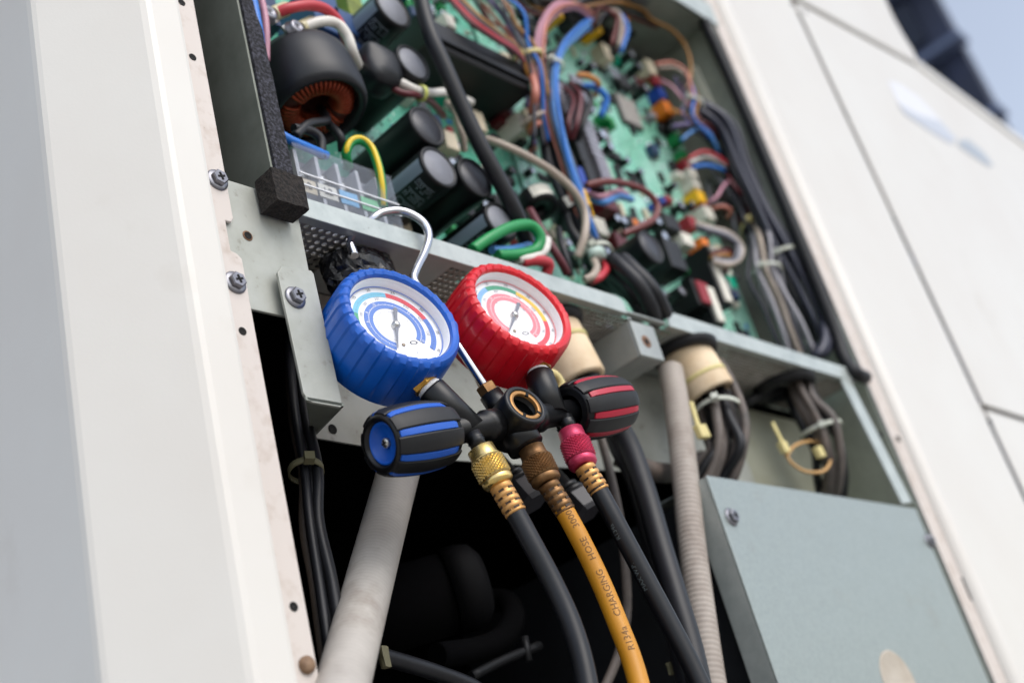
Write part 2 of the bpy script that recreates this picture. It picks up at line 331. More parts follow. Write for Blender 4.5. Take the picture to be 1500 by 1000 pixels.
# shelf
def perforated(x0, x1, y0, y1, z, cell, t=.0009):
    nx = max(1, round((x1 - x0) / cell)); ny = max(1, round((y1 - y0) / cell)); cx = (x1 - x0) / nx; cy = (y1 - y0) / ny; mb = MB(); rr = .33
    for i in range(nx):
        for j in range(ny):
            ox, oy = x0 + (i + .5) * cx, y0 + (j + .5) * cy; vs = []; fs = []
            for k in range(8):
                a = math.pi / 4 * k + math.pi / 8; vs.append((ox + math.cos(a) * rr * cx, oy + math.sin(a) * rr * cy, z))
            for k in range(8):
                a = math.pi / 4 * k + math.pi / 8; vs.append((ox + math.cos(a) * rr * cx, oy + math.sin(a) * rr * cy, z + t))
            vs += [(ox + sx * cx / 2, oy + sy * cy / 2, z) for sx, sy in ((1, 1), (-1, 1), (-1, -1), (1, -1))]
            for k in range(8): fs.append((k, (k + 1) % 8, 8 + (k + 1) % 8, 8 + k))
            # corners: octagon verts 0,1 near (+,+) etc.
            for c in range(4):
                a, b = 2 * c, (2 * c + 1) % 8
                fs.append((16 + c, b, a)); d = (2 * c + 2) % 8
                fs.append((16 + c, 16 + (c + 1) % 4, d, b))
            mb.add(vs, fs)
    return mb
xs0 = .444
for a, b, perf in ((xs0, .497, 1), (.497, .585, 0), (.585, .668, 1), (.668, .715, 0), (.715, .852, 1), (.852, .935, 0), (.935, 1.05, 1), (1.05, 1.12, 0), (1.12, 1.172, 1)):
    obj('shelf_floor', perforated(a, b, .006, .07, ZS, .0056 if a < .6 else .0046) if perf else MB().box((a, .006, ZS), (b, .07, ZS + .0009)), perfm if perf else galv, U)
mb = MB().box((xs0, .0, ZS - .0004), (.779, .0062, ZS + .0012)); obj('shelf_edge', mb, galv, U)
obj('shelf_edge', MB().box((.7795, .0004, ZS + .002), (.838, .0062, ZS + .0034)), galv, U)
obj('shelf_edge', MB().box((.839, .0, ZS - .0004), (1.172, .0062, ZS + .0012)), galv, U)
mb = MB().slab([(xs0, -.0014, ZS - .001), (.779, -.0014, ZS - .001), (.779, -.0014, ZL - .006), (.7772, -.0014, ZL - .002), (.772, -.0014, ZL), (xs0, -.0014, ZL)], (0, .0013, 0)); obj('shelf_lip', mb, lipm, U, .0004)
mb = MB().slab([(.839, -.0014, ZS - .001), (1.172, -.0014, ZS - .001), (1.172, -.0014, ZL + .001), (.839, -.0014, ZL + .001)], (0, .0013, 0)); obj('shelf_lip', mb, lipm, U, .0004)
obj('dark_backing', MB().box((.446, .034, ZS + .0095), (1.17, .083, ZS + .0105)), inner, U)  # added dark sheet, only there to make the shelf perforations read dark
# back plate under the shelf
mb = MB().slab([(.484, .07, .319), (.60, .07, .316), (.86, .07, .331), (1.02, .07, .331), (1.02, .07, .4335), (.487, .07, .4335)], (0, .0016, 0)); obj('back_plate', mb, galvd, U)
p1 = at(1066, 591, .072)
mb = MB().slab([(1.021, .072, .10), (1.194, .072, .10), (1.194, .072, p1.z - .002), (1.021, .072, p1.z)], (0, .0016, 0)); obj('back_plate', mb, M('olive_zinc', hx('A5A695'), hx('93937F'), rough=.5, metal=.2, ns=14, c3=hx('8A7458'), ns3=22, thr3=(.6, .8)), U)
obj('recess_wall', MB().box((1.0, .115, .25), (1.194, .117, .4335)), darkgalv, U)
hole(487, 628, .0698, .0035, name='plate_hole')
# wall flange at the right below the shelf
mb = MB().slab([at(1232, 556, -.001), at(1243, 551, -.001), at(1336, 735, -.001), at(1322, 737, -.001)], (0, .0015, 0)); obj('wall_flange', mb, lipm, U)
for px, py in ((1290, 636), (1316, 642)): hole(px, py, -.0012, .0035)
# square tube sticking out of the back plate
x0, x1, z0, z1 = .778, .81, .394, .4265
mb = MB()
for a, b in (((x0, 0, z0), (x0 + .0018, .0695, z1)), ((x1 - .0018, 0, z0), (x1, .0695, z1)), ((x0 + .0019, .0004, z0), (x1 - .0019, .0695, z0 + .0018)), ((x0 + .0019, .0004, z1 - .0018), (x1 - .0019, .0695, z1)), ((x0, -.0022, z0), (x1, -.0002, z1))): mb.box(a, b)
obj('support_tube', mb, galv, U, .0008); hole(947, 500, -.0023, .003, stain=2.0)
# lower right steel box
bx = empty('steel_box', (1.0, .05, -.3), 'grey green zinc steel box at lower right with small screws', 'metal box')
x0, x1, zt = .816, 1.19, .2935
obj('lid', MB().slab([(x0, 0, -.32), (x1, 0, -.32), (x1, 0, zt), (x0, 0, zt)], (0, .0016, 0)), galvb, bx, .001)
obj('side', MB().box((x0, .0018, -.32), (x0 + .0015, .022, zt - .001)), lipm, bx)
obj('side', MB().box((x0 + .006, .02, -.32), (x0 + .008, .30, zt - .008)), innerb, bx)
obj('top', MB().box((x0 + .002, .0018, zt - .003), (x1, .069, zt - .0015)), galvb, bx)
screw(1071, 757, 0, .005, bx); screw(1361, 792, 0, .005, bx)
c = at(1318, 1000, 0)
obj('knockout', MB().lathe(c + V((0, .0003, 0)), (0, -1, 0), [(.0285, 0), (.0285, .0008), (.0275, .0014), (.0262, .0008), (.0001, .0006)], 48, caps=False), M('beige_plug', hx('BDB5A8'), hx('A89C8C'), rough=.6, ns=20, c3=hx('7A6A5A'), ns3=200, thr3=(.66, .74)), bx)
# right post: flange, bead, panels
def column(name, x0, x1, y0, y1, z0, z1, mt, bev=.0008): return obj(name, MB().box((x0, y0, z0), (x1, y1, z1)), mt, U, bev)
xf = 1.2045
column('right_flange', xf, 1.232, 0, .002, ZB, ZT, beige)
obj('trim_bead', MB().tube([(1.2435, .002, ZB), (1.2435, .002, 0), (1.2435, .002, ZT)], .0135, 24), white, U)
column('front_panel', 1.259, 1.516, -.001, .0012, ZB, ZT, white, .001)
column('panel_joint', 1.2555, 1.2592, .002, .004, ZB, ZT, M('joint_grey', hx('B5B0AA'), rough=.7), 0)
column('panel_joint', 1.515, 1.530, .008, .010, ZB, ZT, MATS['joint_grey'], 0)
zh = at(1442, 597, 0).z
e1, e2, e3 = at(1168, 5, 0), at(1340, 97, 0), at(1500, 219, 0)
e4 = e2 + (e3 - e2) * 2.2
mb = MB().slab([(1.528, -.002, zh + .004), (e4.x, -.002, zh + .004), (e4.x, -.002, e2.z - .004), (e2.x, -.002, e2.z - .004), (1.528, -.002, e1.z - .004)], (0, .002, 0)); obj('side_panel', mb, white, U, .001)
mb = MB().box((1.528, -.002, ZB), (e4.x, 0, zh - .004)); obj('side_panel', mb, white, U, .001)
obj('panel_joint', MB().box((1.53, .006, zh - .01), (e4.x, .008, zh + .01)), MATS['joint_grey'], U)
for px, py, y in ((1451, 617, -.0021), (1180, 18, -.0021), (1160, 6, -.0012)): hole(px, py, y, .004)
# rim along the top edge of the side panel
d = (e2 - e1).normalized()
obj('top_rim', MB().slab([(e2.x, -.006, e2.z - .002), (e4.x, -.006, e2.z - .002), (e4.x, -.006, e2.z + .022), (e2.x, -.006, e2.z + .022)], (0, .30, 0)), white, U, .004)
obj('panel_joint', MB().slab([(1.53, .008, e1.z - .012), (e2.x, .008, e2.z - .012), (e2.x, .008, e2.z + .012), (1.53, .008, e1.z + .012)], (0, .002, 0)), MATS['joint_grey'], U)
cv = [at(*q, 0) for q in ((1341, 88), (1334, 74), (1322, 55), (1308, 30), (1296, 4), (1284, -28), (1270, -70), (1250, -130))]
mb = MB().slab([(1.528, -.004, e1.z + .005), (e2.x - .004, -.004, e2.z + .005)] + [(q.x, -.004, q.z) for q in cv] + [(1.528, -.004, cv[-1].z)], (0, .5, 0)); obj('fan_shroud', mb, white, U, .003)
# blurred sticker on the side panel
st = empty('sticker', at(1385, 190, -.0025), 'pale blue and white sticker with a grey patch on the side panel', 'sticker')
def ell(pts, Y, th=.0004): return MB().slab([V((q.x, Y, q.z)) for q in (at(a, b, Y) for a, b in pts)], (0, th, 0))
obj('pale_wing', ell([(1300, 118), (1316, 122), (1345, 142), (1372, 170), (1395, 198), (1375, 192), (1340, 170), (1315, 150)], -.0026), M('sticker_white', hx('F2F2F5', .8), rough=.3), st)
obj('blue_band', ell([(1316, 152), (1345, 168), (1378, 178), (1402, 205), (1392, 210), (1360, 190), (1325, 166)], -.0031), M('sticker_blue', hx('D3D8E2', .74), rough=.3), st)
obj('grey_patch', ell([(1404, 206), (1418, 204), (1440, 222), (1455, 242), (1448, 243), (1425, 228), (1405, 214)], -.0031), M('sticker_grey', hx('B0B8C0', .8), rough=.3), st)
# slots in the right flange
for px, py in ((1349, 708), (1412, 862)):
    c = at(px + 4, py, 0); obj('slot', MB().box((c.x - .0022, -.0008, c.z - .012), (c.x + .0022, .0001, c.z + .012)), holem, U)
# dark compartment below
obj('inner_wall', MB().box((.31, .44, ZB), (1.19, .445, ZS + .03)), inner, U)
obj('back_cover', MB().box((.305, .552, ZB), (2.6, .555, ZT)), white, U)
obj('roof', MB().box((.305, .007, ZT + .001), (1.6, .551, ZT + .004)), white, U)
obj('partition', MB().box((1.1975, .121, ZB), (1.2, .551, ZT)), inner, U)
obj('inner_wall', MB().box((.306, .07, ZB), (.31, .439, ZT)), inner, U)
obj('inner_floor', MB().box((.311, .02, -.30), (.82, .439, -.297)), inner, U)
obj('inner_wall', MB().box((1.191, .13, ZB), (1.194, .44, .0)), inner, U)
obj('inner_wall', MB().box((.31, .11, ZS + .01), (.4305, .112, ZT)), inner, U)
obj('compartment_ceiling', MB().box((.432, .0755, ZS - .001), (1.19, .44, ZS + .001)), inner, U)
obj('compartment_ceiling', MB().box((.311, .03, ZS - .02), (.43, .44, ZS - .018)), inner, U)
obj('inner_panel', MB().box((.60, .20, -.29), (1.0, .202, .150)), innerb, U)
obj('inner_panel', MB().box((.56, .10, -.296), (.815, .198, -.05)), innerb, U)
# black gasket strip along the right opening
gp = [at(1038, 28, -.002), at(1100, 165, -.002), at(1170, 330, -.002), at(1226, 470, -.002), at(1243, 520, -.004), at(1252, 545, -.006), at(1268, 553, -.006)]
g = tag(obj('gasket', MB().tube(curve([V((min(q.x, 1.199), q.y + .006, q.z)) for q in gp[:5]] + gp[5:], 5), .0075, 8), rubber), 'black rubber gasket strip running down the right edge of the opening', 'gasket')

# ------------------------------------------------------------------ manifold gauge set
BA, BB, BU = V((.9709, -.1343, .1983)), V((.1758, .9619, -.2094)), V((-.1626, .2382, .9575))
GT = V((.5454, -.0404, .2842)); GS, GH, GD, GG = .051, .0755, .0184, .0167
def g(x, y, z): return GT + BA * x + BB * y + BU * z
G = empty('gauge_set', g(0, 0, -.03), 'manifold gauge set with blue and red rubber gauges hooked on the shelf', 'gauge set')
def text_mesh(s, size):
    cu = bpy.data.curves.new('t', 'FONT'); cu.body = s; cu.size = size; cu.align_x = 'CENTER'; cu.align_y = 'CENTER'; cu.resolution_u = 2
    to = bpy.data.objects.new('t', cu); COL.objects.link(to); bpy.context.view_layer.update()
    me = to.evaluated_get(bpy.context.evaluated_depsgraph_get()).to_mesh(); r = ([v.co.copy() for v in me.vertices], [list(p.vertices) for p in me.polygons])
    bpy.data.objects.remove(to); bpy.data.curves.remove(cu); return r
def gauge(cx, boot, name, label, bands, ringm, span, needle, nums, rot0):
    FR = -GD   # front plane of the boot (local y)
    c = lambda r, a, y: g(cx + r * math.cos(a), y, GH + r * math.sin(a))
    # boot: ribbed ring and skirt
    NR = 31; SEG = NR * 6; mb = MB()
    prof_ = [(.0315, .0095), (.0333, .0088), (.0336, .006), (.0336, .0024), (.0343, .0008), (.0362, -.0003), (.0382, .0004), (.0397, .0024), (.0405, .0055), (.0409, .012), (.0413, .024), (.0411, .034), (.0403, .038), (.037, .040), (.0, .040)]
    vs = []
    for r, y in prof_:
        for k in range(SEG):
            a = 2 * math.pi * k / SEG; ph = k % 6; w_ = ph / 5
            deg = math.degrees(a) % 360; sm = 0 if 282 < deg < 335 else 1
            outer = r > .0395 and y < .037; rim = .0335 < r <= .0398 and y < .006
            rr, yy = r, y
            if outer: rr += .0008 * w_ * sm
            if rim: yy -= .0007 * w_ * sm
            if rim and r < .0345: rr -= .0001 * w_ * sm
            vs.append(c(rr, a, FR + yy))
    n = len(prof_)
    mb.add(vs, [(i * SEG + k, i * SEG + (k + 1) % SEG, (i + 1) * SEG + (k + 1) % SEG, (i + 1) * SEG + k) for i in range(n - 1) for k in range(SEG)], False)
    b = obj(name, mb, boot, G); b['label'] = label
    for p_ in b.data.polygons: p_.use_smooth = True
    es = b.modifiers.new('split', 'EDGE_SPLIT'); es.split_angle = R(28)
    DY = FR + .0105
    # inner ring and dial
    mb = MB(); vs = [c(r, 2 * math.pi * k / 96, y) for r, y in ((.0334, FR + .003), (.0328, FR + .0035), (.0320, DY - .0004), (.0320, DY + .0006)) for k in range(96)]
    mb.add(vs, [(i * 96 + k, i * 96 + (k + 1) % 96, (i + 1) * 96 + (k + 1) % 96, (i + 1) * 96 + k) for i in range(3) for k in range(96)], True); obj('inner_ring', mb, inwall, b)
    mb = MB().lathe(g(cx, DY + .001, GH), -BB, [(.0325, 0), (.0325, .001), (.0001, .001)], 64, caps=False, smooth=False); obj('dial', mb, dialw, b)
    def ring(r0, r1, a0, a1, y, mt, nm):
        n_ = max(2, int(abs(a1 - a0) / 4)); mb = MB(); vs = []
        for k in range(n_ + 1):
            a = R(a0 + (a1 - a0) * k / n_); vs += [c(r0, a, y), c(r1, a, y)]
        mb.add(vs, [(2 * k, 2 * k + 1, 2 * k + 3, 2 * k + 2) for k in range(n_)]); obj(nm, mb, mt, b)
    y1 = DY - .0003
    for a0, a1, mt in bands: ring(.0243, .0280, a0, a1, y1, mt, 'scale_band')
    ring(.0146, .0206, span[0], span[1], y1, ringm, 'scale_ring')
    mb = MB(); mw = MB(); mg = MB()
    def tick(m_, r0, r1, a, w_, y): 
        a = R(a); t = BA * -math.sin(a) + BU * math.cos(a); p, q = c(r0, a, y), c(r1, a, y); m_.add([p - t * w_, q - t * w_, q + t * w_, p + t * w_], [(0, 1, 2, 3)])
    N_ = 90
    for k in range(N_ + 1):
        a = span[0] + (span[1] - span[0]) * k / N_
        tick(mw, .0171, .0180 if k % 5 else .0186, a, .00011, y1 - .00015)
        tick(mg, .0118, .0124 if k % 5 else .0130, a, .00009, y1)
        tick(mb, .0254, .0262 if k % 5 else .0268, a, .00008, y1 - .00015)
    tick_o = [(mw, dialw, 'white_ticks'), (mg, ink, 'inner_ticks'), (mb, ink, 'outer_ticks')]
    n_ = 70; vs = []
    for k in range(n_ + 1):
        a = R(span[0] + (span[1] - span[0]) * k / n_); vs += [c(.01745, a, y1 - .00015), c(.01765, a, y1 - .00015)]
    mw.add(vs, [(2 * k, 2 * k + 1, 2 * k + 3, 2 * k + 2) for k in range(n_)])
    for m_, mt, nm in tick_o: obj(nm, m_, mt, b)
    def txt(s, r, a, size, mt, y, nm='number', up=None):
        size *= 1.2; a = R(a); tv, tf = text_mesh(s, size); o = c(r, a, y); e = BU * math.sin(a) + BA * math.cos(a) if up is None else BU * math.cos(up) - BA * math.sin(up); x = BB.cross(e) * -1
        x = e.cross(BB) * -1
        mb = MB().add([o + x * p.x + e * p.y for p in tv], tf); obj(nm, mb, mt, b)
    for s, r, a, sz, mt in nums: txt(s, r, a, sz, mt, y1 - .0002)
    k = rot0
    # maker's marks under the pivot, a small screw hole and an oval mark
    obj('zero_screw', MB().lathe(c(.0150, R(-100 + k), y1), -BB, [(.0012, 0), (.0012, .0004), (.0006, .0006), (.0001, .0004)], 16, caps=False), M('dial_screw', hx('8C7F6C'), rough=.4, metal=.6), b)
    mb = MB(); o = c(.0150, R(-66 + k), y1); 
    vs = []
    for q in range(24):
        a = 2 * math.pi * q / 24
        for f in (1, .72): vs.append(o + BA * (.0030 * f * math.cos(a)) + BU * (.0014 * f * math.sin(a)))
    mb.add(vs, [(2 * q, 2 * q + 1, (2 * q + 3) % 48, (2 * q + 2) % 48) for q in range(24)]); obj('oval_mark', mb, ink, b)
    txt('1', .0220, -80 + k, .003, inkg, y1 - .0001, 'mark', up=R(-25))
    # needle
    a = R(needle); dr = BA * math.cos(a) + BU * math.sin(a); tt = BA * -math.sin(a) + BU * math.cos(a); o = g(cx, DY - .0022, GH)
    mb = MB().slab([o + dr * .0205 + tt * .0002, o + dr * .003 + tt * .0011, o - dr * .004 + tt * .0009, o - dr * .0125 + tt * .0012, o - dr * .0132 + tt * .0018, o - dr * .0152 + tt * .0002, o - dr * .0132 - tt * .0018, o - dr * .0125 - tt * .0012, o - dr * .004 - tt * .0009, o + dr * .003 - tt * .0011, o + dr * .0205 - tt * .0002], BB * .0005)
    obj('needle', mb, needlem, b)
    obj('pivot', MB().lathe(g(cx, DY, GH), -BB, [(.0028, 0), (.0028, .0022), (.0022, .0026), (.0019, .0034), (.0012, .0038), (.0001, .0038)], 24, caps=False), steel, b)
    # lens
    lens = thin_glass('clear_lens', .03, .62)
    mb = MB().lathe(g(cx, FR + .0034, GH), -BB, [(.0331, 0), (.0001, .0003)], 64, caps=False); 
    obj('lens', mb, lens, b)
    return b
DW = inkg
gauge(-GS, bluer, 'gauge', 'blue rubber gauge', [(185, 150, d_green), (150, 73, d_cyan), (73, 8, d_red), (8, -50, d_blue)], d_blue, (242, -49), -118.5,
      [('15', .0300, 125, .0026, ink), ('20', .0300, 96, .0026, ink), ('25', .0300, 62, .0026, ink), ('30', .0300, 22, .0026, ink), ('35', .0300, -15, .0026, ink), ('40', .0300, -46, .0026, ink),
       ('100', .0224, 150, .0024, inkg), ('200', .0224, 122, .0024, inkg), ('300', .0224, 92, .0024, inkg), ('400', .0224, 40, .0024, inkg), ('450', .0224, 10, .0024, inkg), ('500', .0224, -20, .0024, inkg),
       ('10', .0190, 108, .0022, dialw), ('8', .0190, 140, .0022, dialw), ('6', .0190, 165, .0022, dialw), ('12', .0190, 30, .0022, dialw), ('15', .0190, -44, .0022, dialw), ('5', .0140, 150, .002, inkg), ('10', .0140, 60, .002, inkg)], 0)
gauge(GS, redr, 'gauge', 'red rubber gauge', [(165, 107, d_lb), (107, 50, d_green), (50, -14, d_yel), (-14, -80, d_red)], d_pink, (221, -72), -138.6,
      [('20', .0300, 128, .0026, ink), ('25', .0300, 98, .0026, ink), ('30', .0300, 66, .0026, ink), ('35', .0300, 32, .0026, ink), ('40', .0300, 2, .0026, ink), ('45', .0300, -30, .0026, ink), ('50', .0300, -58, .0026, ink),
       ('300', .0224, 135, .0024, inkg), ('400', .0224, 92, .0024, inkg), ('500', .0224, 45, .0024, inkg), ('600', .0224, 12, .0024, inkg), ('700', .0224, -40, .0024, inkg),
       ('20', .0190, 120, .0022, dialw), ('25', .0190, 60, .0022, dialw), ('30', .0190, 15, .0022, dialw), ('35', .0190, -64, .0022, dialw), ('10', .0140, 120, .002, inkg), ('15', .0140, 20, .002, inkg)], -24)
# manifold body: cross bar, central block, two stems, nipples
mb = MB()
mb.lathe(g(-.066, 0, 0), BA, [(.0072, 0), (.0072, .012), (.0080, .013), (.0080, .041), (.0098, .0425), (.0098, .052)], 32)
mb.lathe(g(.066, 0, 0), -BA, [(.0072, 0), (.0072, .012), (.0080, .013), (.0080, .041), (.0098, .0425), (.0098, .052)], 32)
mb.lathe(g(0, .014, 0), -BB, [(.0135, 0), (.0145, .001), (.0145, .0293), (.0138, .0306), (.0114, .0307), (.0112, .029), (.0108, .022), (.0001, .022)], 48, caps=False)
mb.lathe(g(0, .014, 0), -BB, [(.0001, -.0001), (.0135, 0)], 48, caps=False)
mb.lathe(g(0, .002, 0), -BU, [(.0115, 0), (.0115, .0185), (.0095, .0195), (.006, .0196), (.0052, .026)], 32)
for sx in (-1, 1):
    st0, st1 = g(sx * .0355, 0, -.002), g(sx * .0468, -.0008, .031); dd = (st1 - st0).normalized(); ln = (st1 - st0).length
    mb.lathe(st0, dd, [(.0094, 0), (.0094, ln - .0012), (.0086, ln)], 28)
obj('manifold_body', mb, blackm, G)
for sx in (-1, 1):
    st0, st1 = g(sx * .0355, 0, -.002), g(sx * .0468, -.0008, .031); dd = (st1 - st0).normalized()
    obj('thread_tape', MB().lathe(st1 - dd * .0005, dd, [(.0074, 0), (.0080, .0015), (.0072, .0034)], 20), ptfe, G)
    obj('brass_fitting', MB().lathe(st1 + dd * .0026, dd, [(.0076, 0), (.0092, .0008), (.0092, .013)], 6, smooth=False, a0=.2), brass, G)
# sight glass ring with two small lugs
sg = obj('sight_glass', MB().lathe(g(0, -GG + .0072, 0), -BB, [(.0110, .0044), (.0110, .0064), (.0108, .0068), (.0086, .0068), (.0084, .0064), (.0084, .0044)], 48, caps=False), M('dull_brass', hx('B08450'), hx('9A6F3E'), rough=.45, metal=.6, ns=90), G)
for a in (48, 228, 310):
    a = R(a); e = BA * math.cos(a) + BU * math.sin(a); t = BA * -math.sin(a) + BU * math.cos(a)
    obj('slot', MB().obox(g(0, -GG + .0008, 0) + e * .0096, e * .0015, t * .0010, BB * .0006), holem, sg)
obj('glass', MB().lathe(g(0, -GG + .009, 0), -BB, [(.0106, 0), (.0106, .001), (.0001, .0012)], 32, caps=False), M('dark_sight_glass', hx('0B0C0E'), rough=.06), sg)
# knobs
def knob(sx, x0, x1, accent, nm):
    L_ = x1 - x0; d = BA * sx; o = g(sx * x0, 0, 0)
    def rad(t): return .0172 + .0026 * math.sin(math.pi * min(1, max(0, t * .92 + .06))) 
    pr = [(.0108, -.0005), (.0142, 0)] + [(rad(t) - .0012, t * L_) for t in [i / 10 for i in range(11)]] + [(.0138, L_ + .0006), (.0128, L_), (.0122, L_ - .006), (.0001, L_ - .006)]
    k = obj('knob', MB().lathe(o, d, pr, 64, caps=False), blackm, G); k['label'] = nm
    t0 = V((0, 0, 1)); e1 = (t0 - d * t0.dot(d)).normalized(); e2 = d.cross(e1)
    def strip(a0, a1, t0_, t1_, h, mt, nm_):
        NA, NT = 5, 14; vs = []; FA = (0, .07, .3, .7, .93, 1)
        for lev in (0, 1):
            for j in range(NT + 1):
                t = t0_ + (t1_ - t0_) * j / NT; tap = min(1, min(j, NT - j) / 1.2 + .6)
                for i in range(NA + 1):
                    a = a0 + (a1 - a0) * FA[i]; ed = 1 if 0 < i < NA else .8
                    r = rad(t) - .0016 + (h * ed * tap if lev else 0); vs.append(o + d * (t * L_) + (e1 * math.cos(a) + e2 * math.sin(a)) * r)
        n1 = (NT + 1) * (NA + 1); fs = []
        for j in range(NT):
            for i in range(NA):
                q = j * (NA + 1) + i; fs.append((n1 + q, n1 + q + 1, n1 + q + NA + 2, n1 + q + NA + 1))
        for j in range(NT):
            for i in (0, NA):
                q = j * (NA + 1) + i; fs.append((q, q + NA + 1, n1 + q + NA + 1, n1 + q))
        for i in range(NA):
            for j in (0, NT):
                q = j * (NA + 1) + i; fs.append((q, q + 1, n1 + q + 1, n1 + q))
        so_ = obj(nm_, MB().add(vs, fs, True), mt, k); es_ = so_.modifiers.new('split', 'EDGE_SPLIT'); es_.split_angle = R(30)
    for i in range(8):
        a = 2 * math.pi * (i + .32) / 8
        strip(a - R(15.6), a + R(15.6), .0, 1.0, .0026, knobm, 'grip_pad')
        strip(a + R(16.4), a + R(28.6), .09, .97, .0024, accent, 'grip_stripe')
    obj('end_cap', MB().lathe(o + d * (L_ - .0058), d, [(.0122, 0), (.0121, .0040), (.0114, .0044), (.0106, .0036), (.0100, .0012), (.0001, .0008)], 48, caps=False), accent, k)
    sc = o + d * (L_ - .005); mb = MB().lathe(sc, d, [(.0030, 0), (.0030, .0016), (.0024, .0024), (.0001, .0026)], 24)
    mb.mi = 1; mb.obox(sc + d * .0026, e1 * .0019, e2 * .0004, d * .0002); mb.obox(sc + d * .0027, e2 * .0019, e1 * .0004, d * .0002)
    obj('cap_screw', mb, [steel, holem], k)
knob(-1, .0565, .1032, bluek, 'blue striped knob'); knob(1, .0525, .1020, redk, 'red striped knob')
# hook
hb = at(714, 571, -.027)
hp = [hb, at(672, 508, -.0225), at(640, 461, -.016), at(612, 420, -.0105), at(606, 408, -.0095), at(610, 394, -.009), at(622, 369, -.0085), at(628, 345, -.0085), at(618, 324, -.0075), at(592, 310, -.002), at(566, 310, .0035), at(545, 320, .0075), atZ(514, 348, ZS), at(519, 375, .0045)]
hk = obj('hook', MB().tube(curve(hp, 8), .0029, 14), chrome, G)
hd = (hp[1] - hp[0]).normalized()
obj('hook_nut', MB().lathe(hb - hd * .003, hd, [(.0066, 0), (.0066, .006), (.0056, .0068)], 6, smooth=False, a0=.5), brassd, hk)
obj('hook_boss', MB().lathe(hb - hd * .020, hd, [(.0078, 0), (.0072, .0172)], 24), blackm, hk)

# ------------------------------------------------------------------ charging hoses
def px_path(pts): return [at(*q) for q in pts]
def along(pts, s):
    acc = 0
    for a, b in zip(pts, pts[1:]):
        l = (b - a).length
        if acc + l >= s: return a.lerp(b, (s - acc) / l), (b - a).normalized()
        acc += l
    return pts[-1], (pts[-1] - pts[-2]).normalized()
def dense(vs, fs):
    bm = bmesh.new(); bv = [bm.verts.new(v) for v in vs]
    for f in fs:
        try: bm.faces.new([bv[i] for i in f])
        except ValueError: pass
    bmesh.ops.triangulate(bm, faces=bm.faces)
    for _ in range(3):
        ed = [e for e in bm.edges if e.calc_length() > .0011]
        if not ed: break
        bmesh.ops.subdivide_edges(bm, edges=ed, cuts=1); bmesh.ops.triangulate(bm, faces=bm.faces)
    bm.verts.index_update(); r = ([v.co.copy() for v in bm.verts], [[v.index for v in f.verts] for f in bm.faces]); bm.free(); return r
def hose_text(s, path, r, s0, size, mt, parent, nm, view):
    tv, tf = dense(*text_mesh(s, size)); xs = [p.x for p in tv]; x0, x1 = min(xs), max(xs); vs = []
    for p in tv:
        o, t = along(path, s0 + (x1 - p.x)); n = (view - o); n = (n - t * n.dot(t)).normalized()   # text runs up the hose
        side = n.cross(-t) ; a = p.y / r
        vs.append(o + (n * math.cos(a) + side * math.sin(a)) * (r + .00012))
    mb = MB(); mb.add(vs, tf); return obj(nm, mb, mt, parent)
